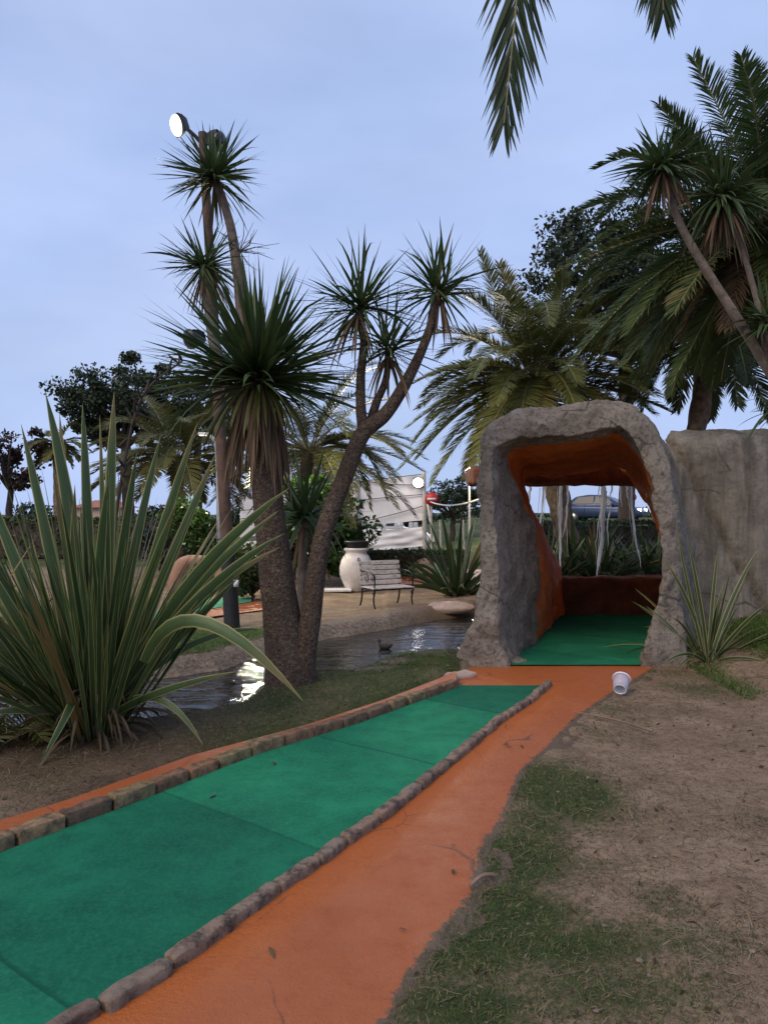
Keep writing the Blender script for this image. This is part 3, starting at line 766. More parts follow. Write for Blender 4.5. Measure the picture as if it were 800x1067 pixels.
# the wall to the right
nu, nv = 260, 120
prof = cat([(0, -.3), (.0, .0), (.06, .6), (.14, 1.3), (.2, 2.0), (.29, 2.26), (.42, 2.4), (.62, 2.47), (.85, 2.45), (1.1, 2.2), (1.15, 1.2), (1.15, -.3)], nv)
u = np.linspace(0, 1, nu)
Pg = np.zeros((nu, nv, 3)); x0_ = 3.1 + .5*prof[None, :, 0]; Pg[..., 0] = x0_ + u[:, None]*(8.2 - x0_); u = 3.3 + 4.9*u; Pg[..., 1] = 8.5 + prof[None, :, 0]; Pg[..., 2] = prof[None, :, 1]
end = np.clip((u - 7.8)/.4, 0, 1)[:, None]; Pg[..., 1] = Pg[..., 1]*(1-end) + 9.05*end
cr = lambda a, b, x, z: np.abs((x-a[0])*(b[1]-a[1]) - (z-a[1])*(b[0]-a[0]))/np.hypot(b[0]-a[0], b[1]-a[1])
A_, B_ = P(714, 470, 8.6)[[0, 2]], P(772, 585, 8.6)[[0, 2]]
g = np.exp(-(cr(A_, B_, Pg[..., 0], Pg[..., 2])/.05)**2)
left_of = ((Pg[..., 0]-A_[0])*(B_[1]-A_[1]) - (Pg[..., 2]-A_[1])*(B_[0]-A_[0])) > 0
front = np.arange(nv)[None, :] < nv*.55
Pg[..., 1] += front*(.045*g + .05*left_of*np.exp(-cr(A_, B_, Pg[..., 0], Pg[..., 2])/.5))
Pg = rough_disp(rough_disp(rough_disp(Pg, .07, 1.3, 4), .034, 4.5, 9), .014, 15., 31)
wl = MB(); wl.grid(Pg); wl.build('rock_wall', M['rockwall'], tun)
c = G(520, 690)
mb = MB(); mb.rbox((c[0], c[1]-.02, .0), (.5, .22, .06), .25, bev=.02, amp=.03, n=(14, 8, 3), fq=9); mb.build('cracked_footing', M['rock'], tun)

# falling water
for i, (x0, x1, y1, w, lab) in enumerate([
    (629, 621, 603, .085, 'broadest white stream of water, falling in the middle of the tunnel opening'),
    (584, 583, 606, .055, 'white water stream falling second from the left in the tunnel opening, long and ragged'),
    (567, 560, 556, .04, 'short slanting water stream close to the left orange wall'),
    (592, 586, 560, .022, 'thin thread of water joining the long ragged stream from its right'),
    (657, 668, 592, .035, 'wavering water stream falling rightmost, beside the right pillar'),
    (645, 648, 528, .022, 'short thin water thread right of the broadest stream'),
    (652, 654, 520, .018, 'shortest water thread under the ledge beside the rightmost stream'),
    (553, 551, 530, .03, 'faint leftmost water trickle in the upper left corner of the opening'),
    (638, 632, 530, .022, 'narrow water thread hanging close beside the broadest stream')]):
    a, b = P(x0, 497, 12.45), P(x1, y1, 12.6)
    z = np.linspace(0, 1, 46)
    pts = a + (b-a)*z[:, None]; pts[:, 1] += -.12*(1-z)*0
    pts[:, 0] += (x1-x0)/800*12*(z**2 - z) + .018*fbm(z*7, i*3.3) ; pts[:, 2] = a[2] + .04 + (b[2]-a[2]-.04)*z
    for_r = .62*w*np.interp(z, [0, .1, .5, .85, 1], [.9, .7, .55, .42, .15])*(1 + .6*fbm(z*14, i*5.))
    mb = MB()
    mb.tube(pts, for_r, 9, bump=.3, freq=6)
    for q in range(7):
        zz = np.linspace(rng.random()*.3, .5 + .5*rng.random(), 26)
        p2 = np.stack([np.interp(zz, z, pts[:, e]) for e in range(3)], -1); p2[:, 0] += w*(.6*fbm(zz*6, q+i) + rng.normal(0, .55)); p2[:, 1] += rng.normal(0, .02)
        mb.tube(p2, w*(.06 + .1*rng.random())*np.interp(np.linspace(0, 1, 26), [0, .5, 1], [1, .8, .1]), 5)
    tag(mb.build('water_stream', M['stream']), lab, 'waterfall', 'water streams falling behind the tunnel')

# ---------------------------------------------------------------- flax plants
def flax(label, base, n, L, W, keys=(), spread=.2, mat='flax', dead=20, amax=1.1, droop=(.05, .6), group='flax plants', name='flax_plant', upright=1.0, stems=(), axis=(0, 0, 1)):
    base = np.asarray(base, float)
    t = thing(name, label, 'flax plant', base, group)
    mb = MB()
    if n:
        d = head_dirs(n, amax, axis, bias=upright)
        d[:, 2] = np.abs(d[:, 2])
        off = d*np.array((1, 1, 0))*spread + rng.normal(0, spread*.25, (n, 3))*np.array((1, 1, .0))
        ang = np.arccos(np.clip(d[:, 2], -1, 1))
        leaves(mb, base + off, d, L*(.55 + .5*rng.random(n)), W*(.7 + .5*rng.random(n)), droop[0] + (droop[1]-droop[0])*rng.random(n)*(ang/amax + .15), k=10, fold=.35,
               prof=np.interp(np.linspace(0, 1, 10), [0, .25, .6, .85, 1], [.6, .95, 1, .6, .02]), twist=.8)
    for (p0, p1, p2, w) in keys: blade(mb, p0, p1, p2, w, rnd=rng.random()*.85)
    mb.build('leaves', M[mat], t)
    if dead:
        dm = MB(); d = head_dirs(dead, 1.5); d[:, 2] = np.abs(d[:, 2])*1.1; up_ = rng.random(dead) < .6; d[up_, 2] += 1.2; d = nrm(d)
        leaves(dm, base + d*np.array((1, 1, 0))*spread*.8 + np.array((0, 0, .06)), d, L*(.1 + .28*rng.random(dead)), W*.7, .7 + 1.6*rng.random(dead), k=7, twist=1.2, fold=.2)
        dm.build('dead_leaves', M['flaxdead'], t)
    if stems:
        sm = MB()
        for pts in stems:
            pts = cat(pts, 30); sm.tube(pts, np.linspace(.014, .006, 30), 6)
            for q in range(26):
                i = rng.integers(12, 30); c = pts[min(i, 29)]
                dd = nrm(rng.normal(0, 1, 3) + np.array((0, 0, .8)))
                sm.tube(np.array([c, c + dd*.05, c + dd*.1]), (.006, .011, .003), 5)
        sm.build('flower_stalk', M['darktrunk'], t)
    return t
fb = G(100, 772); D = 5.05
K = lambda x0, y0, x1, y1, x2, y2, w, dd=(0, 0): (P(x0, y0, D), P(x1, y1, D + dd[0]), P(x2, y2, D + dd[1]), .78*w*D/800)
keys = [K(92, 745, 85, 560, 47, 408, 19), K(100, 745, 92, 560, 86, 420, 15, (.1, .1)), K(108, 745, 112, 560, 119, 408, 17), K(84, 745, 60, 600, 22, 442, 16),
        K(115, 735, 190, 590, 302, 508, 17, (-.1, -.3)), K(110, 730, 180, 620, 290, 532, 15, (0, .1)), K(118, 730, 200, 610, 296, 556, 14, (-.1, -.2)), K(118, 735, 190, 620, 292, 570, 12, (.1, .2)),
        (P(150, 690, D-.3), P(190, 585, D-.5), P(316, 731, D-.6), 13*D/800), K(120, 740, 150, 600, 206, 440, 15), K(112, 740, 130, 600, 168, 452, 14, (.1, .2)), K(116, 740, 160, 620, 226, 470, 15, (.1, .2)),
        K(104, 740, 110, 600, 104, 432, 9, (.3, .4)), K(80, 745, 30, 620, -30, 470, 16), K(82, 745, 20, 640, -40, 520, 16, (-.2, -.3)), K(90, 750, 40, 690, -30, 560, 15, (-.2, -.4)),
        K(118, 740, 170, 700, 212, 778, 9, (-.2, -.3)), K(116, 735, 200, 650, 276, 656, 10, (.1, .2)), K(112, 740, 190, 660, 250, 600, 12, (.1, .1)), K(96, 745, 70, 560, 62, 430, 13, (.2, .3)),
        K(106, 745, 122, 600, 143, 470, 14, (-.15, -.3)), K(98, 745, 98, 620, 112, 500, 15, (-.25, -.4)), K(88, 745, 74, 640, 78, 505, 14, (-.3, -.4)), K(108, 745, 140, 640, 185, 520, 14, (-.3, -.5)),
        K(80, 750, 20, 660, -20, 640, 12, (-.2, -.4)), K(110, 750, 150, 720, 245, 700, 10, (-.2, -.3)),
        K(60, 750, 100, 690, 40, 800, 10, (-.6, -.8)), K(105, 755, 60, 730, -20, 745, 12, (-.4, -.6))]
stalk = [P(102, 700, 5.1), P(118, 560, 5.1), P(132, 470, 5.2), P(150, 410, 5.3), P(190, 376, 5.5)]
flax('large flax clump of long yellow-edged sword leaves at the left of the pond bank', fb + np.array((0, 0, .05)), 270, 1.75, .034, keys, .2, 'flax', 170, .82, (.02, .45), axis=(-.2, 0, 1), stems=[stalk])
flax('dark flax clump cut off by the left edge of the photo', (-3.1, 5.0, .03), 90, 1.55, .05, (), .2, 'flax', 20, 1.0, (.05, .7))
b = G(738, 690, .02)
ks = [(P(735, 688, 7.4), P(725, 630, 7.3), P(690, 580, 7.2), .035), (P(738, 688, 7.4), P(742, 620, 7.4), P(748, 572, 7.4), .035), (P(740, 688, 7.4), P(760, 620, 7.4), P(790, 572, 7.4), .04),
      (P(735, 690, 7.4), P(722, 640, 7.3), P(704, 548, 7.2), .03), (P(738, 690, 7.4), P(730, 620, 7.4), P(716, 560, 7.4), .035), (P(742, 690, 7.4), P(770, 650, 7.2), P(802, 628, 7.0), .035),
      (P(736, 692, 7.4), P(715, 670, 7.2), P(690, 694, 7.0), .03), (P(740, 692, 7.4), P(765, 680, 7.2), P(800, 690, 7.0), .03)]
flax('small striped flax with thin arching leaves at the foot of the right pillar', b, 46, .95, .034, ks, .1, 'flax_small', 14, 1.15, (.2, 1.0))
b = G(476, 622)
ks = [(P(470, 620, 13.8), P(450, 585, 13.6), P(425, 607, 13.4), .06), (P(470, 620, 13.8), P(470, 570, 13.8), P(458, 530, 13.8), .07), (P(475, 620, 13.8), P(478, 570, 13.8), P(482, 530, 13.8), .06), (P(480, 620, 13.8), P(490, 570, 13.8), P(492, 545, 13.8), .06), (P(470, 620, 13.8), P(440, 570, 13.6), P(420, 600, 13.4), .06)]
flax('spreading flax clump right of the white bench across the pond', b, 60, 1.5, .075, ks, .15, 'flax_far', 14, 1.2, (.05, .8))
for i, (px, d, L, lab) in enumerate([
    (572, 14.2, 1.2, 'flax clump behind the tunnel seen through its left side'), (600, 15.0, 1.55, 'tall flax clump behind the long ragged water stream'), (630, 14.3, 1.3, 'flax clump right behind the broadest water stream'),
    (655, 15.2, 1.25, 'flax clump behind the tunnel below the blue car headlights'), (682, 14.4, 1.2, 'flax clump behind the tunnel beside the right pillar'), (712, 14.8, 1.3, 'flax clump hidden behind the right pillar of the tunnel'), (615, 16.2, 1.35, 'farthest flax clump in the bed behind the tunnel')]):
    flax(lab, P(px, 0, d)*np.array((1, 1, 0)) + np.array((0, 0, .12)), 85, L, .06, (), .2, 'flax_far', 8, 1.1, (.1, 1.0), group='flax bed behind the tunnel')

# ---------------------------------------------------------------- cabbage trees
base = G(306, 716) + np.array((0, 0, .02)); d = base[1]
main = thing('cabbage_tree', 'big twin-trunked cabbage tree with rough grey bark on the near pond bank', 'tree', base)
tr = MB()
q = lambda lst, dd: cat([P(x, y, dd) for x, y in lst], 60)
tr.tube(q([(304, 745), (303, 712), (297, 670), (288, 600), (279, 520), (272, 450), (268, 395)], d), np.interp(np.linspace(0, 1, 60), [0, .17, .33, .5, .67, .83, 1], [.27, .225, .175, .145, .13, .12, .1]), 26, bump=.1, freq=7)
tr.tube(q([(312, 735), (316, 700), (324, 640), (336, 560), (360, 495), (377, 453), (400, 433), (418, 407), (436, 372), (450, 335), (457, 305)], d - .05), np.interp(np.linspace(0, 1, 60), [0, .1, .25, .5, .62, .8, 1], [.17, .10, .08, .07, .058, .042, .028]), 20, bump=.12, freq=7)
tr.tube(q([(379, 450), (376, 425), (376, 390), (379, 355), (374, 322)], d), np.linspace(.05, .028, 60), 12, bump=.1)
tr.tube(q([(384, 446), (392, 420), (402, 395), (404, 366)], d + .1), np.linspace(.042, .025, 60), 12, bump=.1)
tr.build('trunk', M['bark'], main)
head(main, P(268, 398, d), 1.12, 430, 1.75, (0.05, 0, 1), .042, (.03, .5), core=.02)
for x, y, L, n, ax in ((373, 320, .64, 120, (-.15, 0, 1)), (404, 364, .56, 90, (.3, 0, .8)), (458, 303, .58, 120, (.2, 0, 1))):
    head(main, P(x, y, d), L, n, 2.1, ax, .027, (.05, .5), core=.02, dead=14)
sk = MB(); n = 170
az = rng.random(n)*2*np.pi; tt = rng.random(n)
c = P(268, 400, d)[None] + np.stack([np.cos(az)*.16, np.sin(az)*.16, -.02 - .35*tt], -1) + (P(280, 520, d) - P(268, 400, d))[None]*(tt*.35)[:, None]*np.array((1, 1, 0))
dd = np.stack([np.cos(az)*.18, np.sin(az)*.18, -.6 + 0*az], -1)
leaves(sk, c, dd, .3 + .5*rng.random(n), .022, 1.2 + rng.random(n), k=7, twist=1.0, wander=.15); sk.build('dead_leaf_skirt', M['cordydead'], main)
gsk = MB(); n = 34; az = rng.random(n)*2*np.pi
leaves(gsk, P(270, 405, d)[None] + np.stack([np.cos(az)*.12, np.sin(az)*.12, 0*az], -1), np.stack([np.cos(az)*.6, np.sin(az)*.6, -.35 + 0*az], -1), .45 + .3*rng.random(n), .035, 1.2 + .9*rng.random(n), k=8, fold=.25, twist=.5); gsk.build('drooping_leaves', M['palmyel'], main)

dT = 9.4
tb_ = G(291, 533.5 + 1200/dT)
tall = thing('cabbage_tree', 'tallest slender cabbage tree with a spiky head beside the wooden lamp pole', 'tree', tb_)
tr = MB()
tr.tube(q([(292, 690), (288, 600), (268, 450), (254, 350), (248, 290), (242, 245), (233, 210), (224, 188)], dT), np.linspace(.085, .045, 60), 14, bump=.12)
tr.tube(q([(263, 470), (243, 420), (224, 360), (217, 310), (213, 282)], dT), np.linspace(.08, .06, 60), 12, bump=.12)
tr.build('trunk', M['bark2'], tall)
head(tall, P(223, 185, dT), .76, 150, 2.25, (-.05, 0, 1), .04, (.02, .35), core=.02, dead=6)
head(tall, P(213, 277, dT), .66, 130, 2.1, (0, 0, 1), .038, (.03, .5), core=.02, dead=30)
fs = MB()
for i in range(26):
    a = P(250, 262, dT); dd = nrm(rng.normal(0, 1, 3) + np.array((.5, 0, .6)))
    L = .2 + .3*rng.random(); fs.tube(np.array([a, a + dd*L*.5 + rng.normal(0, .03, 3), a + dd*L]), (.006, .005, .002), 4)
fs.build('dry_flower_stalk', M['darktrunk'], tall)

dY = 7.6
yt = thing('cabbage_tree', 'young cabbage tree with dark drooping leaves between the two thick trunks', 'tree', G(314, 533.5 + 1200/dY))
tr = MB(); tr.tube(q([(314, 700), (314, 640), (315, 580), (317, 540)], dY), np.linspace(.05, .04, 60), 10, bump=.1); tr.build('trunk', M['bark2'], yt)
head(yt, P(316, 540, dY), .8, 90, 2.0, (.25, 0, 1), .042, (.1, 1.0), core=.02, dead=16)

dR = 7.3
rt = thing('cabbage_tree', 'leaning cabbage tree with several drooping heads at the right edge in front of the wall', 'tree', (4.75, dR, .25))
tr = MB()
tr.tube(cat([(4.75, dR, .1), (4.6, dR, .9), P(860, 480, dR), P(815, 408, dR), P(770, 335, dR), P(735, 280, dR), P(708, 232, dR), P(692, 185, dR)], 80), np.linspace(.065, .03, 80), 12, bump=.1)
tr.tube(cat([P(800, 385, dR), P(795, 340, dR), P(785, 300, dR + .1), P(770, 250, dR + .1), P(752, 205, dR + .1)], 40), np.linspace(.034, .022, 40), 10)
tr.tube(cat([P(830, 430, dR), P(812, 380, dR - .1), P(800, 345, dR - .1)], 20), np.linspace(.05, .04, 20), 10)
tr.build('trunk', M['bark2'], rt)
head(rt, P(690, 172, dR), .56, 160, 2.3, (-.2, 0, 1), .034, (.05, .7), core=.02, dead=30)
head(rt, P(752, 205, dR + .1), .68, 190, 2.4, (0, 0, 1), .034, (.2, 1.2), core=.02, dead=50)
head(rt, P(800, 335, dR - .1), .42, 80, 2.2, (0, 0, 1), .032, (.1, .9), core=.02)
head(rt, P(815, 425, dR - .1), .45, 70, 2.2, (-.3, 0, .8), .032, (.1, .9), core=.02)

# ---------------------------------------------------------------- palms
cb = P(557, 395, 16)
ex = []
def ex_frond(p0, p1, p2, LL, n=105, **kw): 
    return dict(pts=bez(p0, p1, p2, 14), LL=LL, n=n, **kw)
for (a, b2) in (((500, 400), (415, 490)), ((505, 380), (425, 445)), ((520, 330), (500, 262)), ((540, 330), (520, 275)), ((600, 330), (650, 300)), ((620, 360), (690, 330)), ((490, 430), (450, 505)), ((500, 360), (430, 400)), ((640, 400), (700, 430)), ((590, 310), (585, 285))):
    ex.append(ex_frond(cb, P(*a, 15.6), P(*b2, 15.2), .45, lw=.026, rr=.02))
palm('date_palm', 'broad date palm with lower fronds tinted yellow for lamplight rising behind the tunnel', cb, P(600, 0, 16.2)*np.array((1, 1, 0)) + np.array((0, 0, .1)), 2.7, 64, .52, 'palm', .24, ex, els=(-.45, 1.3), n=100, lw=.026, skirt=8)
cr_ = P(800, 238, 10.5)
ex = []
for p1, p2, L in (((770, 150), (722, 60), .42), ((800, 140), (772, 58), .42), ((735, 170), (686, 108), .40), ((720, 215), (575, 285), .40), ((700, 240), (590, 385), .40), ((745, 180), (700, 140), .38), ((830, 130), (820, 50), .42), ((720, 290), (650, 380), .38), ((760, 200), (640, 250), .38), ((750, 300), (700, 400), .38)):
    ex.append(ex_frond(cr_, P(*p1, 10.2), P(*p2, 9.8), L, n=110, lw=.022, rr=.022))
palm('date_palm', 'tall date palm with a diamond-patterned trunk in the upper right corner', cr_, (cr_[0] + 1.2, cr_[1] + .5, .25), 2.6, 76, .48, 'palmgreen', .26, ex, els=(-.55, 1.0), n=105, lw=.024, skirt=8)
cd = P(745, 325, 15.5)
palm('date_palm', 'dark drooping date palm behind the rock wall on the right', cd, P(700, 0, 15.7)*np.array((1, 1, 0)) + np.array((0, 0, .3)), 2.7, 60, .52, 'palmdark', .2, (), els=(-.6, 1.2), n=95, lw=.028, droopr=(1.0, 1.9))
cy = P(322, 470, 17)
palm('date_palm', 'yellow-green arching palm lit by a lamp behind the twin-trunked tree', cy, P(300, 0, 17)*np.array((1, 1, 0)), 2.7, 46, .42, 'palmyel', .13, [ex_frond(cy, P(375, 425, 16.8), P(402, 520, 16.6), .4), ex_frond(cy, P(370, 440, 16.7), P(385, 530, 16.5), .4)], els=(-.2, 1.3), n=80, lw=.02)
cy = P(185, 478, 18)
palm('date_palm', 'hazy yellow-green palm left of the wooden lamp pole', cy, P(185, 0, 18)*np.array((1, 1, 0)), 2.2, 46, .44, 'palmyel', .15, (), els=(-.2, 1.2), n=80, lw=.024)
cy = P(60, 462, 26)
palm('date_palm', 'dry tan palm far behind the large flax clump', cy, P(60, 0, 26)*np.array((1, 1, 0)), 1.0, 22, .3, 'palmyel', .14, (), els=(-.9, 1.2), n=26, lw=.05)
# the palm the photographer stands under: only two frond ends hang into view
oc = np.array((1.1, -.7, 6.6))
ofr = []
for pts, L in (([oc, (1.0, .9, 7.1), P(560, -330, 3.0), P(547, -150, 3.35), P(538, 0, 3.5), P(525, 128, 3.6)], .46), ([oc, (1.5, .8, 7.0), P(660, -330, 3.0), P(676, -160, 3.3), P(686, -60, 3.4), P(691, 10, 3.45)], .36)):
    ofr.append(dict(pts=cat(pts, 26), LL=L, n=112, lw=.0135, vlift=.10, droop=.10, side=np.array((1., -.12, 0)), rr=.014, tone=.15, ang=(.3, .62)))
palm('date_palm', 'overhanging date palm whose frond tips hang into the top of the photo', oc, (1.25, -1.1, 0.), 2.6, 14, .4, 'palmdark', .24, ofr, els=(.1, 1.2), n=40, lw=.035, azr=(math.pi*1.0, math.pi*2.0))
for px, py, lab in ((8, 775, 'small yellow-green seedling palm at the foot of the large flax clump'),):
    b = G(px, py)
    t = thing('palm_seedling', lab, 'plant', b); mb, mr = MB(), MB()
    for i in range(9):
        frond(mb, mr, arc(b, i*.7, .6 + .3*rng.random(), .5, 1.0), .2, n=18, lw=.02, rr=.006)
    mb.build('fronds', M['palmyel'], t); mr.build('midribs', M['rachis'], t)

# ---------------------------------------------------------------- broadleaf trees, shrubs, hedges
broadleaf('broadleaf_tree', 'dark dense tree standing behind the left flax clump', P(135, 0, 28)*np.array((1, 1, 0)), P(130, 425, 28), (2.5, 2.2, 1.9), 90, 20000, .15, 'broad', clump=.22, trunk_r=.25)
broadleaf('broadleaf_tree', 'dark tree partly hidden behind the lamp pole and the spiky tree head', P(205, 0, 30)*np.array((1, 1, 0)), P(205, 432, 30), (1.7, 1.7, 1.5), 30, 4500, .2, 'broad', clump=.3, trunk_r=.2)
broadleaf('broadleaf_tree', 'small sparse reddish tree at the far left edge', P(8, 0, 26)*np.array((1, 1, 0)), P(10, 480, 26), (1.5, 1.2, 1.3), 30, 2200, .17, 'broadred', clump=.26, trunk_r=.14)
broadleaf('broadleaf_tree', 'tall leafy tree rising behind the date palms on the right', P(655, 0, 24)*np.array((1, 1, 0)), P(650, 300, 24), (3.4, 2.4, 2.8), 110, 26000, .15, 'broad', clump=.2, trunk_r=.28)
broadleaf('broadleaf_tree', 'dark round tree behind the rope right of the white screen', P(470, 0, 36)*np.array((1, 1, 0)), P(472, 520, 36), (1.7, 1.4, 1.1), 34, 3800, .16, 'broad', clump=.3, trunk_r=.16)
broadleaf('garden_shrub', 'big glossy shrub with lamp-lit lime top behind the twin trunks', P(330, 0, 15.5)*np.array((1, 1, 0)), P(330, 550, 15.5), (.95, .8, 1.25), 60, 9000, .11, 'shrub', cat='shrub', clump=.3, trunk_r=.06)
broadleaf('garden_shrub', 'smaller lime shrub under the white street lamp left of the pole', P(208, 0, 15.6)*np.array((1, 1, 0)), P(208, 552, 15.6), (.6, .6, .8), 34, 4200, .085, 'shrub', cat='shrub', clump=.32, trunk_r=.05)
broadleaf('garden_shrub', 'blue-grey wispy shrub behind the yellow-edged flax leaves', P(165, 0, 18)*np.array((1, 1, 0)), P(168, 560, 18), (.9, .7, .8), 30, 3500, .08, 'greyshrub', cat='shrub', clump=.3, trunk_r=.05)
broadleaf('garden_shrub', 'dark shrub filling the gap behind the black pole base', P(262, 0, 13)*np.array((1, 1, 0)), P(262, 590, 13), (.45, .5, .65), 24, 3200, .08, 'hedge', cat='shrub', clump=.32, trunk_r=.04)
c = P(432, 600, 17.5); hedge_box('clipped_hedge', 'low clipped hedge between the white urn and the white screen', (c[0], c[1], -.0), (2.3, .8, .62), 5200, .07)
c = P(205, 620, 14.6); hedge_box('clipped_hedge', 'short dark hedge block inside the terracotta arch', (c[0], c[1], 0), (.75, .4, .42), 2200, .05)
c = P(660, 0, 20); hedge_box('clipped_hedge', 'long hedge below the parked blue car behind the tunnel', (c[0], c[1], .0), (7, 1.0, 1.3), 9000, .09)
c = P(70, 0, 25); hedge_box('clipped_hedge', 'long dark hedge glimpsed between the leaves of the large left flax', (c[0], c[1], .0), (9, 1.2, 1.35), 9000, .12)
wood = MB()
for i in range(40):
    x = -60 + i*3.2 + rng.normal(0, 1); s_ = 1.4 + 1.4*rng.random()
    n = 420; o = nrm(rng.normal(0, 1, (n, 3)))*(rng.random(n)**.4)[:, None]*np.array((2.6, 1.5, s_)); o[:, 2] = np.abs(o[:, 2])
    quads_cloud(wood, o + np.array((x, 78 + rng.normal(0, 3), 0)), .55)
tag(wood.build('distant_wood', M['broad']), 'low dark band of far trees along the horizon', 'trees', kind='stuff')

# ---------------------------------------------------------------- lamp pole and lamps
dP = 10.0
pb = G(242, 655)
pole = thing('lamp_pole', 'tall leaning wooden pole with black base and a lit floodlight on top', 'lamp post', pb)
pl = lambda y: P(np.interp(y, [140, 655], [211, 242]), y, dP)
mb = MB(); mb.tube(np.array([pl(y) for y in np.linspace(576, 138, 20)]), np.linspace(.08, .055, 20), 14, bump=.06); mb.build('pole_shaft', M['pole'], pole)
mb = MB(); mb.tube(np.array([pl(y) for y in np.linspace(670, 572, 8)]), np.linspace(.105, .095, 8), 16, bump=.04); mb.build('pole_base', M['poleblack'], pole)
mb = MB(); mb.box(P(246, 608, dP - .12), (.06, .03, .09)); mb.build('number_plate', M['white'], pole)
def floodlight(parent, c, look, size, lamp, lit=True):
    f = nrm(np.asarray(look, float)); r_ = nrm(np.cross(f, (0, 0, 1))); u_ = np.cross(r_, f); Mx = np.stack([r_, f, u_], 1)
    w, dp, h = size
    mb = MB()
    a = np.array([(sx*w/2*s_, y, sz*h/2*s_) for (y, s_) in ((-dp/2, .5), (0, .85), (dp/2, 1.)) for sx, sz in ((-1, -1), (1, -1), (1, 1), (-1, 1))])
    mb.add(np.asarray(c) + a @ Mx.T, quads=[(0, 1, 2, 3)] + [(i*4+j, i*4+(j+1) % 4, i*4+4+(j+1) % 4, i*4+4+j) for i in (0, 1) for j in range(4)])
    o = mb.build('floodlight', M['black'], parent, smooth=False)
    ln_ = MB(); a_ = np.linspace(0, np.pi/2, 8); ln_.lathe(np.stack([w*.6*np.cos(a_) + .0005, .07*np.sin(a_)], -1), np.asarray(c) + f*(dp/2), 24, M=np.stack([r_, u_, f], 1))
    ln_.build('lens', M[lamp] if lit else M['glass'], o, smooth=False)
    return o
lt = P(187, 130, dP); floodlight(pole, lt + np.array((.03, 0, 0)), (-.75, -.55, -.35), (.22, .14, .24), 'lampwarm')
floodlight(pole, P(222, 146, dP), (.8, -.3, -.2), (.2, .2, .22), 'lampwarm', False)
floodlight(pole, P(205, 352, dP - .1), (-.6, -.7, -.3), (.22, .2, .22), 'lampwarm', False)
mb = MB(); mb.tube(np.array([P(194, 133, dP), P(204, 142, dP), P(212, 152, dP)]), .025, 8); mb.tube(np.array([P(212, 150, dP), P(218, 146, dP)]), .02, 8); mb.build('bracket', M['iron'], pole)

dS = 15.4
sl_ = thing('street_lamp', 'slim white street lamp with a bent neck behind the wooden pole', 'street lamp', P(228, 0, dS)*np.array((1, 1, 0)))
mb = MB(); mb.tube(cat([P(229, 614, dS), P(228, 540, dS), P(227, 480, dS), P(225, 462, dS), P(221, 456, dS), P(216, 454, dS)], 40), np.linspace(.05, .04, 40), 10); mb.build('lamp_post', M['galv'], sl_)
mb = MB(); mb.rbox(P(213, 452, dS), (.24, .12, .05), .0, bev=.02, n=(4, 3, 2)); mb.build('lamp_head', M['white'], sl_)
mb = MB(); mb.tube(cat([P(227, 475, dS), P(231, 462, dS), P(240, 456, dS), P(256, 454, dS)], 24), .035, 8); mb.build('added_side_arm', M['galv'], sl_)  # second arm added to carry a hidden light for the shrub
mb = MB(); mb.rbox(P(262, 454, dS), (.24, .12, .05), .0, bev=.02, n=(4, 3, 2)); mb.build('lamp_head', M['white'], sl_)  # added second head, out of view behind the trunk
mb = MB(); mb.box(P(212, 452, dS) - np.array((0, 0, .03)), (.16, .07, .012)); mb.build('lamp_lens', M['lampwarm'], sl_)

dG = 30.
gl = thing('street_lamp', 'distant lit lamp with a round glowing globe above the brown waterfall ledge', 'street lamp', P(489, 0, dG)*np.array((1, 1, 0)))
mb = MB(); mb.tube(np.array([P(489, 560, dG), P(489, 498, dG)]), (.05, .04), 8); mb.build('lamp_post', M['postgrey'], gl)
mb = MB(); th = np.linspace(-np.pi/2, np.pi/2, 12); mb.lathe(np.stack([.16*np.cos(th) + .001, .16*np.sin(th)], -1), P(489, 491, dG), 16); mb.build('lamp_globe', M['lampamber'], gl)

# ---------------------------------------------------------------- white screen, signs, rope
dW = 26.
sc = thing('tarp_screen', 'white tarpaulin screen with a hanging banner across the road beyond the pond', 'screen', P(400, 0, dW)*np.array((1, 1, 0)))
def panel(name, tl, trr, br, bl, wave, seed, thick=.015):
    a, b_, c_, e_ = [P(*p_, dW) for p_ in (tl, trr, br, bl)]
    uu, vv = np.meshgrid(np.linspace(0, 1, 50), np.linspace(0, 1, 16), indexing='ij'); uu = uu[..., None]; vv = vv[..., None]
    g = (a*(1-uu) + b_*uu)*(1-vv) + (e_*(1-uu) + c_*uu)*vv
    g[..., 1] += wave*fbm(uu[..., 0]*5 + vv[..., 0]*2, vv[..., 0]*3 - uu[..., 0]*3, seed)
    mb = MB(); mb.grid(g); g2 = g.copy(); g2[..., 1] += thick; mb.grid(g2[::-1])
    return mb.build(name, M['tarp'], sc)
panel('upper_panel', (250, 516), (441, 494), (441, 542), (250, 560), .04, 1.)
panel('lower_banner', (250, 565), (440, 549), (440, 569), (250, 588), .14, 4.)
for px, yt_, yb in ((441.5, 492, 575), (372, 500, 585), (300, 508, 592)):
    mb = MB(); a, b_ = P(px, yt_, dW - .06), P(px + 1, yb, dW - .06); b_[2] = -.1; mb.tube(np.array([a, b_]), (.07, .08), 10); mb.build('post', M['postgrey'], sc)
mb = MB(); mb.tube(np.array([P(444, 515, dW), P(447, 535, dW - .5), P(452, 565, dW - 1)]), .045, 8); mb.build('brace', M['postgrey'], sc)
for (a, b_, sag) in (((250, 532), (441, 515), 0), ((250, 516), (441, 494), 0), ((330, 552), (441, 527), .15), ((380, 501), (437, 505), .1)):
    mb = MB(); p0, p2 = P(*a, dW - .08), P(*b_, dW - .08); mb.tube(bez(p0, (p0+p2)/2 - np.array((0, 0, sag)), p2, 16), .014, 5); mb.build('cable', M['cable'], sc)
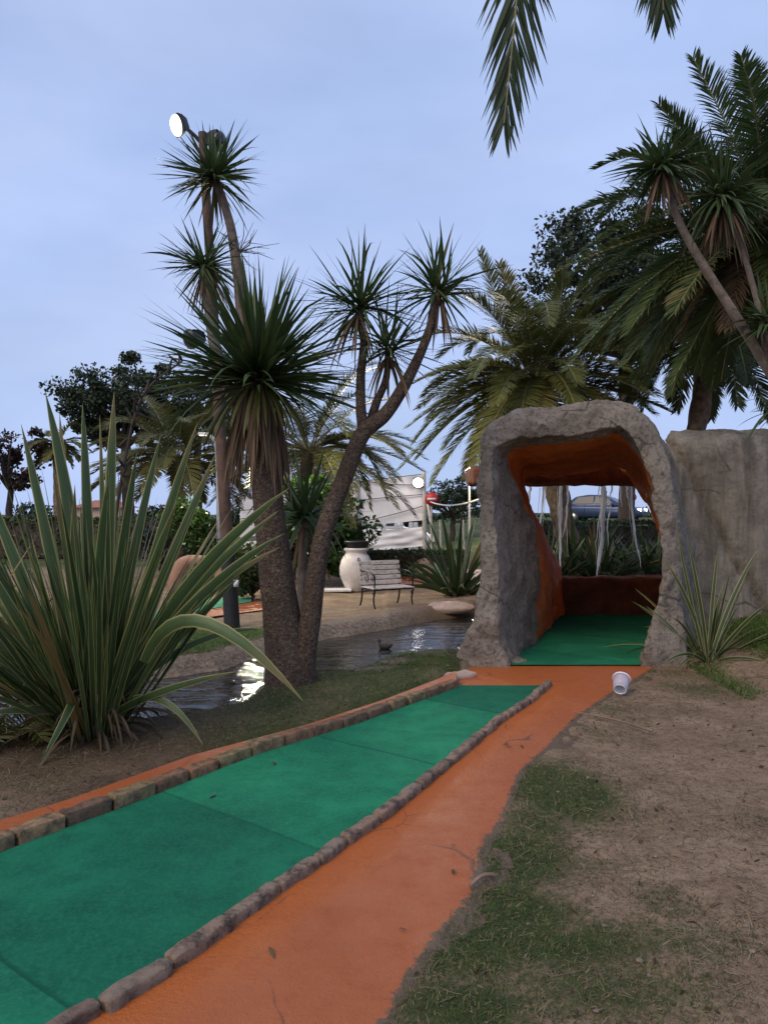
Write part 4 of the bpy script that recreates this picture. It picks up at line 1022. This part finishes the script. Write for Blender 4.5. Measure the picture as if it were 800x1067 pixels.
for i, px in enumerate((400, 413, 418, 428, 433)):
    b_ = P(px, 560, 27.5); b_[2] = 0
    mb = MB(); mb.rbox(b_ + np.array((0, 0, .55)), (.16, .16, 1.15), 0, bev=.03, n=(3, 3, 4))
    tag(mb.build('bollard', M['white']), 'small white post in the gap of the white screen', 'post', 'white posts in the gap of the white screen')
lf = P(435.5, 503, dW - .35); fl = thing('flood_lamp', 'blazing white floodlight on the end post of the white screen', 'lamp', lf)
mb = MB(); mb.rbox(lf + np.array((0, .08, 0)), (.34, .12, .3), 0, bev=.03, n=(3, 3, 3)); mb.build('lamp_housing', M['black'], fl)
mb = MB(); a_ = np.linspace(-np.pi/2, np.pi/2, 14); mb.lathe(np.stack([.17*np.cos(a_) + .0005, .15*np.sin(a_)], -1), lf + np.array((0, -.03, 0)), 24); mb.build('lens', M['lampcool'], fl)
mb = MB(); mb.tube(np.array([lf + np.array((.0, .1, 0)), lf + np.array((.18, .3, -.02))]), .02, 6); mb.build('bracket', M['iron'], fl)
def no_entry(px, py, d, lab, r_=.28):
    c = P(px, py, d); t = thing('no_entry_sign', lab, 'road sign', (c[0], c[1], float(far_rise(c[0], c[1]))))
    rot = Matrix.Rotation(math.pi/2, 3, 'X')
    mb = MB(); mb.lathe([(.001, -.01), (r_, -.01), (r_, .01), (.001, .01)], c, 28, M=rot); mb.build('sign_disc', M['red'], t)
    mb = MB(); mb.box(c + np.array((0, -.017, 0)), (r_*1.3, .008, r_*.34)); mb.build('white_bar', M['white'], t)
    mb = MB(); mb.tube(np.array([(c[0], c[1] + .05, c[2] + r_), (c[0], c[1] + .05, float(far_rise(c[0], c[1])) - .1)]), .035, 8); mb.build('sign_post', M['postgrey'], t)
no_entry(449.5, 520, 25, 'round red no-entry sign beside the end post of the white screen', .22)
no_entry(659, 518, 33, 'round red no-entry sign seen through the tunnel above the blue car', .17)
mb = MB(); mb.tube(bez(P(444, 521, 26), P(466, 532, 22), P(500, 520, 14), 24), .02, 6); tag(mb.build('rope', M['white']), 'pale rope sagging from the white screen towards the tunnel', 'rope')
mb = MB(); mb.tube(np.array([P(405, 600, 34), P(404, 440, 34)]), (.04, .025), 6); tag(mb.build('flagpole', M['white']), 'thin bare flagpole rising above the white screen', 'pole')
for px, lab in ((460, 'thin pale stake left of the flax behind the bench'), (484, 'thin pale stake close to the left side of the tunnel')):
    mb = MB(); a = P(px, 530, 24); mb.tube(np.array([(a[0], a[1], -.1), (a[0] - .05, a[1], 1.25)]), .04, 7); tag(mb.build('stake', M['postgrey']), lab, 'stake')

# ---------------------------------------------------------------- cars
def car(label, loc, rot, paint, lit=True):
    t = thing('parked_car', label, 'car', (0, 0, 0))
    st = np.array([  # x, bottom, top, half width
        (-2.12, .42, .72, .62), (-2.08, .30, .88, .76), (-1.7, .24, .96, .84), (-1.0, .22, .97, .87), (0, .22, .95, .87), (.8, .22, .93, .87), (1.2, .24, .90, .86), (1.75, .26, .80, .82), (2.02, .30, .70, .72), (2.12, .40, .58, .58)])
    st = np.stack([np.interp(np.linspace(0, 1, 40), np.linspace(0, 1, len(st)), st[:, i]) for i in range(4)], -1)
    th = np.linspace(0, 2*np.pi, 28, endpoint=False); ce = np.sign(np.cos(th))*np.abs(np.cos(th))**.45; se = np.sign(np.sin(th))*np.abs(np.sin(th))**.45
    mb = MB()
    g = np.stack([st[:, :1] + 0*ce, st[:, 3:]*ce, (st[:, 1:2] + st[:, 2:3])/2 + (st[:, 2:3]-st[:, 1:2])/2*se], -1); mb.grid(g, closed=True)
    for e in (0, -1): mb.add(np.concatenate([g[e], g[e].mean(0)[None]]), tris=[(i, (i+1) % 28, 28) for i in range(28)])
    cab = np.array([(-1.75, .95, .74), (-1.25, 1.36, .62), (-.6, 1.46, .60), (.1, 1.44, .60), (.5, 1.3, .62), (1.05, .93, .72)])
    cab = np.stack([np.interp(np.linspace(0, 1, 24), np.linspace(0, 1, 6), cab[:, i]) for i in range(3)], -1)
    def cs(x, top, hw): return np.array([(x, -.8 if top > .97 else -hw, .9), (x, -hw, top-.04), (x, -hw+.08, top), (x, hw-.08, top), (x, hw, top-.04), (x, .8 if top > .97 else hw, .9)])
    mb.grid(np.array([cs(*r_) for r_ in cab]))
    mb.build('body', M[paint], t)
    def pane(name, pts, parent=t):
        m_ = MB(); pts = np.array(pts, float); n_ = nrm(np.cross(pts[1]-pts[0], pts[2]-pts[0]))
        if np.dot(n_, pts.mean(0) - np.array((-.2, 0, 1.0))) < 0: n_ = -n_
        a = pts + n_*.012; b_ = pts - n_*.01; k_ = len(pts)
        m_.add(np.concatenate([a, b_]), quads=[(0, 1, 2, 3), (7, 6, 5, 4)] + [(i, (i+1) % 4, (i+1) % 4 + 4, i+4) for i in range(4)]); return m_.build(name, M['glass'], t, smooth=False)
    pane('windscreen', [(1.0, -.64, .97), (1.0, .64, .97), (.5, .53, 1.29), (.5, -.53, 1.29)])
    pane('rear_window', [(-1.72, -.62, 1.0), (-1.72, .62, 1.0), (-1.28, .52, 1.33), (-1.28, -.52, 1.33)])
    for sg in (-1, 1):
        pane('side_window', [(.75, sg*.80, .98), (-.2, sg*.80, .98), (-.2, sg*.62, 1.38), (.4, sg*.64, 1.30)])
        pane('side_window', [(-.28, sg*.80, .98), (-1.4, sg*.79, .98), (-1.1, sg*.64, 1.32), (-.28, sg*.62, 1.38)])
        for x in (-1.32, 1.32):
            w_ = MB(); rot_ = Matrix.Rotation(math.pi/2, 3, 'X')
            w_.lathe([(.2, -.1), (.29, -.1), (.32, -.06), (.32, .06), (.29, .1), (.2, .1)], (x, sg*.78, .32), 24, M=rot_); wo = w_.build('wheel', M['tyre'], t)
            h_ = MB(); h_.lathe([(.001, -.08), (.2, -.09), (.2, .09), (.001, .08)], (x, sg*.78, .32), 20, M=rot_); h_.build('rim', M['alloy'], wo)
        l_ = MB(); l_.rbox((1.98, sg*.55, .66), (.2, .28, .12), sg*-.25, bev=.03, n=(3, 3, 2)); l_.build('headlight', M['headlight' if lit else 'glass'], t)
        l_ = MB(); l_.rbox((-2.05, sg*.58, .78), (.12, .26, .13), sg*.2, bev=.03, n=(3, 3, 2)); l_.build('tail_light', M['red'], t)
        l_ = MB(); l_.rbox((.72, sg*.93, .98), (.12, .16, .1), 0, bev=.03, n=(2, 2, 2)); l_.build('wing_mirror', M[paint], t)
    l_ = MB(); l_.rbox((2.08, 0, .5), (.08, .7, .12), 0, bev=.02, n=(2, 4, 2)); l_.build('grille', M['black'], t)
    t.location = [float(v) for v in loc]; t.rotation_euler = (0, 0, rot)
    return t
c = P(628, 0, 40); car('blue hatchback with lit headlights seen through the tunnel opening', (c[0], c[1], .94), -.55, 'carblue')
c = P(392, 0, 30); car('white car behind the gap in the white screen', (c[0], c[1], .0), .12, 'carwhite', False)

# ---------------------------------------------------------------- far house, arch, boulders
hc = P(110, 0, 52)
hs = thing('small_house', 'small pink house with red tiled roof glimpsed behind the flax leaves', 'house', (hc[0], hc[1], 0))
mb = MB(); mb.rbox((hc[0], hc[1], .9), (3.0, 3, 1.9), 0, bev=.02, n=(2, 2, 2)); mb.build('wall', M['house'], hs)
mb = MB(); x, y = hc[0], hc[1]
mb.add([(x-1.8, y-1.8, 1.8), (x+1.8, y-1.8, 1.8), (x+1.8, y+1.8, 1.8), (x-1.8, y+1.8, 1.8), (x-.7, y, 2.3), (x+.7, y, 2.3)], quads=[(0, 1, 5, 4), (2, 3, 4, 5), (3, 2, 1, 0)], tris=[(1, 2, 5), (3, 0, 4)]); mb.build('roof', M['rooftile'], hs, smooth=False)
for dx in (-.8, .8):
    mb = MB(); mb.box((x+dx, y-1.52, 1.0), (.6, .08, .8)); mb.build('window', M['glass'], hs)
ac = P(213, 0, 14.2)
ar = MB(); pts = cat([(ac[0]-.55, ac[1], -.1), (ac[0]-.5, ac[1], .3), (ac[0]-.35, ac[1], .56), (ac[0]-.0, ac[1], .6), (ac[0]+.26, ac[1], .5), (ac[0]+.33, ac[1], .25), (ac[0]+.3, ac[1], -.1)], 50)
ar.tube(pts, .12 + .03*np.sin(np.linspace(0, 9, 50)), 14, bump=.2, freq=4); tag(ar.build('terracotta_arch', M['stucco']), 'low terracotta rock arch around a dark hedge left of the black pole base', 'arch')
def boulder(label, c, size, seed, mat='boulder'):
    mb = MB(); th = np.linspace(-np.pi/2, np.pi/2, 18); ph = np.linspace(0, 2*np.pi, 28, endpoint=False)
    g = np.stack([np.cos(th)[:, None]*np.cos(ph), np.cos(th)[:, None]*np.sin(ph), np.sin(th)[:, None] + 0*ph], -1)
    g = g*(1 + .25*fbm(g[..., 0]*1.6 + seed, g[..., 1]*1.6, g[..., 2]*1.6)[..., None])*np.asarray(size)/2 + np.asarray(c)
    mb.grid(g, closed=True); tag(mb.build('boulder', M[mat]), label, 'rock')
c = G(442, 600, .05); boulder('pale boulder behind the bench and left of the spreading flax', (c[0], c[1], .2), (1.0, .7, .75), 2.)
c = G(470, 634, .05); boulder('flat pinkish rock on the bank right of the bench', (c[0], c[1], .06), (.7, .4, .2), 5.)
c = G(352, 617); mb = MB(); mb.rbox((c[0], c[1], .04), (.5, .3, .05), .1, bev=.015, amp=.01, n=(5, 4, 2)); tag(mb.build('stone_slab', M['slab']), 'small white flat slab on the ground left of the urn', 'slab')

# ---------------------------------------------------------------- urn
uc = G(371, 616); uz = 0.0
un = thing('urn', 'big whitewashed clay urn with a black pot in its mouth behind the bench', 'urn', (uc[0], uc[1], uz))
s_ = uc[1]/14.7*1.0
mb = MB(); mb.lathe(np.array([(.001, 0), (.17, 0), (.19, .03), (.25, .15), (.315, .32), (.32, .45), (.29, .58), (.24, .68), (.2, .72), (.2, .76), (.235, .79), (.235, .82), (.2, .83), (.17, .8), (.16, .7)])*s_, (uc[0], uc[1], uz), 36); mb.build('jar_body', M['clay'], un)
mb = MB(); mb.lathe(np.array([(.001, .76), (.14, .76), (.17, .84), (.2, .92), (.235, .93), (.235, .96), (.2, .965), (.19, .93), (.12, .88), (.001, .88)])*s_, (uc[0], uc[1], uz), 32); mb.build('black_pot', M['black'], un)

# ---------------------------------------------------------------- bench
bc = G(404, 634, .02); bz = float(ground_h(np.array([bc[0]]), np.array([bc[1]]))[0])
bn = thing('garden_bench', 'white slatted garden bench with black scrolled iron legs across the pond', 'bench', (0, 0, 0))
W_, Dp, SH, BH = .72, .42, .30, .70
mb = MB()
for i in range(5): mb.rbox((0, -.17 + i*.085, SH), (W_, .07, .022), 0, bev=.006, n=(4, 1, 1))
mb.build('seat', M['slat'], bn)
mb = MB()
for i in range(5):
    z = SH + .06 + i*.075; mb.rbox((0, .21 + (z-SH)*.25, z), (W_, .022, .064), 0, bev=.006, n=(4, 1, 1))
mb.build('backrest', M['slat'], bn)
def scroll(c, r0, r1, a0, a1, ax=1, n=20):
    a = np.linspace(a0, a1, n); r_ = np.linspace(r0, r1, n)
    return np.stack([np.full(n, c[0]), c[1] + r_*np.cos(a), c[2] + r_*np.sin(a)], -1)
for sx in (-1, 1):
    x = sx*(W_/2 - .03)
    mb = MB(); mb.tube(cat([(x, -.22, 0), (x, -.19, .04), (x, -.17, .14), (x, -.2, .23), (x, -.22, SH - .02)], 24), .013, 7); mb.tube(scroll((x, -.17, SH - .07), .05, .012, 1.6, 7), .008, 6); mb.build('leg', M['iron'], bn)
    mb = MB(); mb.tube(cat([(x, .30, 0), (x, .25, .1), (x, .22, .25), (x, .225, SH), (x, .28, .55), (x, .32, BH)], 30), .013, 7); mb.tube(scroll((x, .36, BH - .0), .045, .012, 3.1, -2.5), .008, 6); mb.build('leg', M['iron'], bn)
    mb = MB(); mb.tube(cat([(x, .27, SH + .23), (x, .1, SH + .25), (x, -.1, SH + .23), (x, -.2, SH + .18), (x, -.2, SH + .06), (x, -.19, SH - .01)], 30), .011, 7); mb.tube(scroll((x, -.12, SH + .15), .06, .012, 2., 8), .007, 6); mb.tube(scroll((x, .08, SH + .14), .08, .02, 1.2, 7.5), .007, 6); mb.build('armrest', M['iron'], bn)
mb = MB(); mb.box((0, -.16, SH - .025), (W_ - .08, .02, .02)); mb.box((0, .18, SH - .025), (W_ - .08, .02, .02)); mb.build('seat_rail', M['iron'], bn)
bn.location = (bc[0], bc[1] + .12, bz - .005); bn.rotation_euler = (0, 0, .48); bn.scale = (1., 1., 1.)

# ---------------------------------------------------------------- duck, cup, stick
def skin_body(name, pts, edges, rad, mat, parent):
    me = bpy.data.meshes.new(name); me.from_pydata([tuple(map(float, p_)) for p_ in pts], edges, []); o = bpy.data.objects.new(name, me); COL.objects.link(o)
    sk_ = o.modifiers.new('Skin', 'SKIN'); ss = o.modifiers.new('Sub', 'SUBSURF'); ss.levels = 2; ss.render_levels = 2
    for v, r_ in zip(me.skin_vertices[0].data, rad): v.radius = (r_, r_)
    me.skin_vertices[0].data[0].use_root = True
    dg = bpy.context.evaluated_depsgraph_get(); m2 = bpy.data.meshes.new_from_object(o.evaluated_get(dg)); o.modifiers.clear(); o.data = m2; m2.name = name
    m2.materials.clear(); m2.materials.append(M[mat])
    for p_ in m2.polygons: p_.use_smooth = True
    o.parent = parent; return o
dc = G(401, 676, -.075); dk = thing('duck', 'small dark duck swimming on the pond in front of the bench', 'duck', (dc[0], dc[1], -.075))
skin_body('body', [(0, 0, .045), (.07, 0, .05), (.12, 0, .065), (-.07, 0, .05), (-.13, 0, .075), (-.18, 0, .1), (.135, 0, .11), (.14, 0, .155), (.175, 0, .16)], [(0, 1), (1, 2), (0, 3), (3, 4), (4, 5), (2, 6), (6, 7), (7, 8)], [.07, .066, .045, .062, .04, .012, .028, .034, .024], 'duck', dk)
mb = MB(); mb.rbox((dc[0] + .215, dc[1], -.075 + .15), (.05, .026, .012), 0, bev=.005, n=(2, 2, 1)); mb.build('bill', M['bill'], dk)
dk.rotation_euler = (0, 0, 2.5); dk.scale = (.6, .6, .6)

cc_ = G(647, 726); ax = nrm(np.array((.28, .62, .42))); x_ = nrm(np.cross(ax, (0, 0, 1))); y_ = np.cross(x_, ax); Mx = np.stack([x_, -y_, ax], 1)
cz = .055; cp = thing('plastic_cup', 'crushed clear plastic cup lying at the edge of the orange path', 'cup', (cc_[0], cc_[1], .0))
o_ = (cc_[0] - .01, cc_[1], cz)
mb = MB(); mb.lathe([(.001, .004), (.05, .004), (.052, .0), (.062, .06), (.068, .13), (.066, .13), (.06, .06), (.049, .008), (.001, .008)], o_, 28, M=Mx); mb.build('cup_body', M['plastic'], cp)
mb = MB(); a = np.linspace(0, 2*np.pi, 12); mb.lathe(np.stack([.07 + .005*np.cos(a), .13 + .006*np.sin(a)], -1), o_, 28, M=Mx); mb.build('cup_rim', M['plasticrim'], cp)
mb = MB(); mb.lathe(np.stack([.049 + .004*np.cos(a), .006 + .006*np.sin(a)], -1), o_, 28, M=Mx); mb.build('base_ring', M['plasticrim'], cp)
mb = MB(); mb.lathe([(.001, .012), (.03, .012), (.032, .03), (.001, .034)], o_, 18, M=Mx); mb.build('dregs', M['cupblue'], cp)
a, b_ = G(490, 923, .02), G(514, 912, .02)
mb = MB(); mb.tube(cat([a, (a+b_)/2 + np.array((0, .01, .012)), b_], 12), np.linspace(.007, .01, 12), 7, bump=.2); tag(mb.build('stick', M['wood']), 'short brown stick lying where the orange path meets the grass', 'stick')
a, b_ = G(598, 742, .02), G(680, 762, .03)
mb = MB(); mb.tube(cat([a, (a+b_)/2 + np.array((0, .03, .01)), b_], 16), np.linspace(.005, .009, 16), 6, bump=.2); tag(mb.build('stick', M['wood']), 'long thin twig on the bare soil below the plastic cup', 'stick')

# ---------------------------------------------------------------- grass and litter
def scatter(n, x0, x1, y0, y1, f):
    x = x0 + (x1-x0)*rng.random(n)
    y = np.exp(np.log(y0) + (np.log(y1/y0))*rng.random(n)) if y0 > 0 else y0 + (y1-y0)*rng.random(n)
    k_ = rng.random(n) < f(x, y); return x[k_], y[k_]
def inside_hard(x, y):
    b_ = np.zeros(x.shape, bool)
    for p_, m in ((LANE, .1), (STRIP, .0), (MAT, .1)): b_ |= sdpoly(x, y, p_) < m
    s = sdpoly(x, y, PATH) + .03*fbm(x*7, y*7, 0., 4); b_ |= s < -.03
    b_ |= sdpoly(x, y, POND) < .07
    return b_
def grass(name, mat, pts, L, W, lean, lab):
    x, y = pts; z = ground_h(x, y); m = len(x)
    mb = MB(); d = np.stack([rng.normal(0, lean, m), rng.normal(0, lean, m), np.ones(m)], -1)
    leaves(mb, np.stack([x, y, z - .005], -1), d, L*(.5 + rng.random(m)), W, .6 + .8*rng.random(m), k=4, prof=np.array((1, .9, .6, .05)), twist=.6)
    tag(mb.build(name, M[mat]), lab, 'grass', kind='stuff')
fg = lambda x, y: np.where(inside_hard(x, y), 0, np.clip((green(x, y) - .1)*1.5, 0, 1))
a2 = scatter(60000, -4.5, .3, 7.2, 11., fg)
a1 = scatter(560000, -3.2, 3.4, 1.6, 8.0, fg)
grass('grass', 'grass', a1, .027, .0028, .65, 'short patchy grass beside the path and on the pond banks')
grass('grass', 'grasslit', a2, .05, .006, .5, 'mown grass strip on the far side of the pond, coloured bright as if floodlit')
a3 = scatter(110000, 2.9, 5.4, 5.6, 8.6, fg)
grass('grass', 'grasslit', a3, .06, .006, .5, 'grass coloured as if lit, growing in front of the rock wall')
fs_ = lambda x, y: np.where(inside_hard(x, y), 0, np.clip((.85 - .5*green(x, y))*(.45 + .7*fbm(x*1.4, y*1.4, 0., 21)), 0, 1)*(.25 + .75*((x > 0) | (y > 4))))
x, y = scatter(230000, -3.4, 5.2, 1.6, 8.6, fs_); z = ground_h(x, y); m = len(x)
mb = MB(); az = rng.random(m)*2*np.pi
leaves(mb, np.stack([x, y, z + .004], -1), np.stack([np.cos(az), np.sin(az), .18*rng.random(m)], -1), .015 + .075*rng.random(m)**2.5, .002 + .002*rng.random(m), .25*rng.random(m), k=4, prof=np.array((1, 1, .8, .3)), twist=.5, wander=.5)
tag(mb.build('dry_straw', M['straw']), 'dry straw and dead grass strewn over the bare soil', 'dry grass', kind='stuff')
x, y = scatter(2600, -3.2, 4.6, 1.7, 8.2, lambda x, y: np.where(inside_hard(x, y), 0, .55)); z = ground_h(x, y)
mb = MB(); quads_cloud(mb, np.stack([x, y, z + .008], -1), .03, aspect=.45); tag(mb.build('leaf_litter', M['flaxdead']), 'small dead leaves and chips scattered on the soil', 'leaf litter', kind='stuff')

x, y = scatter(1500, -3.2, 4.6, 1.7, 8.4, lambda x, y: np.where(inside_hard(x, y), 0, np.clip(.7 + fbm(x*2, y*2, 0., 40), 0, 1))); z = ground_h(x, y); m = len(x)
th = np.linspace(-np.pi/2, np.pi/2, 6); ph = np.linspace(0, 2*np.pi, 8, endpoint=False)
sp_ = np.stack([np.cos(th)[:, None]*np.cos(ph), np.cos(th)[:, None]*np.sin(ph), np.sin(th)[:, None]*.6 + 0*ph], -1)
mb = MB(); rr_ = .003 + .011*rng.random(m)**4
for i in range(m):
    gq = sp_*rr_[i]*(1 + .3*rng.normal(0, .5, (6, 8, 1))) * np.array((1 + .4*rng.random(), 1, 1)); mb.grid(gq + np.array((x[i], y[i], z[i] + rr_[i]*.3)), closed=True)
tag(mb.build('pebbles', plain('pebble', (.2, .155, .12), .9, var=.5)), 'small stones and clods scattered over the bare soil', 'pebbles', kind='stuff')
x, y = scatter(420, -3.2, 4.6, 1.7, 8.2, lambda x, y: np.where(sdpoly(x, y, POND) < .1, 0, np.where(sdpoly(x, y, LANE) < .1, .12, np.where(sdpoly(x, y, PATH) < 0, .25, .8)))); z = np.where(sdpoly(x, y, LANE) < .1, .008, np.where(sdpoly(x, y, PATH) < 0, .002, ground_h(x, y)))
az = rng.random(len(x))*6.28; mb = MB()
leaves(mb, np.stack([x, y, z + .004], -1), np.stack([np.cos(az), np.sin(az), .25*rng.random(len(x))], -1), .03 + .05*rng.random(len(x)), .012 + .012*rng.random(len(x)), .6*rng.random(len(x)), k=5, fold=.4, prof=np.array((.1, .9, 1, .6, .05)), twist=.6)
tag(mb.build('fallen_leaves', leafmat('fallen leaf', (.2, .13, .07), (.08, .05, .03), rough=.8)), 'curled fallen leaves on the soil, path and lane', 'fallen leaves', kind='stuff')

# ---------------------------------------------------------------- camera, sky, light
cam = bpy.data.cameras.new('camera'); co = bpy.data.objects.new('camera', cam); COL.objects.link(co)
co.location = (0, 0, CH); co.rotation_euler = (math.pi/2, 0, 0); cam.sensor_fit = 'HORIZONTAL'; cam.sensor_width = 36; cam.lens = 36*F/800; cam.clip_end = 3000; cam.clip_start = .05
scene.camera = co
w = bpy.data.worlds.new('World'); scene.world = w; w.use_nodes = True; nt = w.node_tree
bg = nt.nodes['Background']; sky = nt.nodes.new('ShaderNodeTexSky'); sky.sky_type = 'NISHITA'; sky.sun_disc = False
SUN_EL, SUN_ROT = R(4), R(200)
sky.sun_elevation = SUN_EL; sky.sun_rotation = SUN_ROT; sky.air_density = 1.0; sky.dust_density = .4; sky.ozone_density = 4.0
tc = nt.nodes.new('ShaderNodeTexCoord')
mpn = nt.nodes.new('ShaderNodeMapping'); mpn.inputs['Scale'].default_value = (1.2, 1.2, 3.2); nt.links.new(tc.outputs['Generated'], mpn.inputs[0])
ns = nt.nodes.new('ShaderNodeTexNoise'); ns.inputs['Scale'].default_value = 2.2; ns.inputs['Detail'].default_value = 6; ns.inputs['Roughness'].default_value = .5; nt.links.new(mpn.outputs[0], ns.inputs['Vector'])
mr_ = nt.nodes.new('ShaderNodeMapRange'); mr_.inputs[1].default_value = .3; mr_.inputs[2].default_value = .75; mr_.inputs[3].default_value = .72; mr_.inputs[4].default_value = .95; nt.links.new(ns.outputs['Fac'], mr_.inputs[0])
mx = nt.nodes.new('ShaderNodeMix'); mx.data_type = 'RGBA'; nt.links.new(mr_.outputs[0], mx.inputs[0]); nt.links.new(sky.outputs[0], mx.inputs[6]); ns2 = nt.nodes.new('ShaderNodeTexNoise'); ns2.inputs['Scale'].default_value = 1.5; ns2.inputs['Detail'].default_value = 7; ns2.inputs['Roughness'].default_value = .52; ns2.inputs['Distortion'].default_value = .4; nt.links.new(mpn.outputs[0], ns2.inputs['Vector'])
cr2 = nt.nodes.new('ShaderNodeValToRGB'); e2 = cr2.color_ramp.elements; e2[0].position = .36; e2[0].color = (.42, .54, .86, 1); e2[1].position = .7; e2[1].color = (.49, .59, .87, 1); nt.links.new(ns2.outputs['Fac'], cr2.inputs[0])
sc2 = nt.nodes.new('ShaderNodeVectorMath'); sc2.operation = 'SCALE'; sc2.inputs['Scale'].default_value = 10.2; nt.links.new(cr2.outputs[0], sc2.inputs[0]); nt.links.new(sc2.outputs[0], mx.inputs[7])
nt.links.new(mx.outputs[2], bg.inputs[0]); bg.inputs[1].default_value = .095
sun = bpy.data.lights.new('sun', 'SUN'); sun.energy = 1.7; sun.angle = R(35); sun.color = (1., .82, .62)
so = bpy.data.objects.new('sun', sun); COL.objects.link(so); so.rotation_euler = (R(48), 0, R(-38))
def lamp(name, kind, loc, power, color, size=.15, look=None, spot=None, spec=1.0):
    l_ = bpy.data.lights.new(name, kind); l_.energy = power; l_.color = color; l_.specular_factor = spec
    if kind != 'SUN': l_.shadow_soft_size = size
    if spot: l_.spot_size = spot; l_.spot_blend = .5
    o = bpy.data.objects.new(name, l_); COL.objects.link(o); o.location = [float(v) for v in loc]
    if look is not None: o.rotation_euler = Vector(look).to_track_quat('-Z', 'Y').to_euler()
lamp('pole_flood', 'SPOT', lt + np.array((-.14, -.16, -.1)), 600, (1., .85, .62), .12, (-.6, -.75, -.3), R(104), .2)
lamp('screen_flood', 'SPOT', lf + np.array((0, -.25, 0)), 3000, (1., .88, .68), .15, (-.12, -1, .42), R(62), .03)
lamp('street_lamp_light', 'SPOT', P(210, 454, dS) - np.array((0, .05, .06)), 160, (1., .95, .7), .06, (-.5, -.4, -.75), R(110))
lamp('street_lamp_light', 'SPOT', P(262, 457, dS) - np.array((-.05, .3, .1)), 480, (1., .95, .7), .06, (.75, -.3, -.6), R(125))  # light for the shrub, hung on the added arm
lamp('globe_light', 'POINT', P(489, 491, dG) - np.array((0, .4, 0)), 300, (1., .8, .6), .15)
scene.view_settings.view_transform = 'Standard'; scene.view_settings.look = 'None'; scene.view_settings.exposure = .35; scene.view_settings.gamma = 1
scene.render.engine = 'CYCLES'
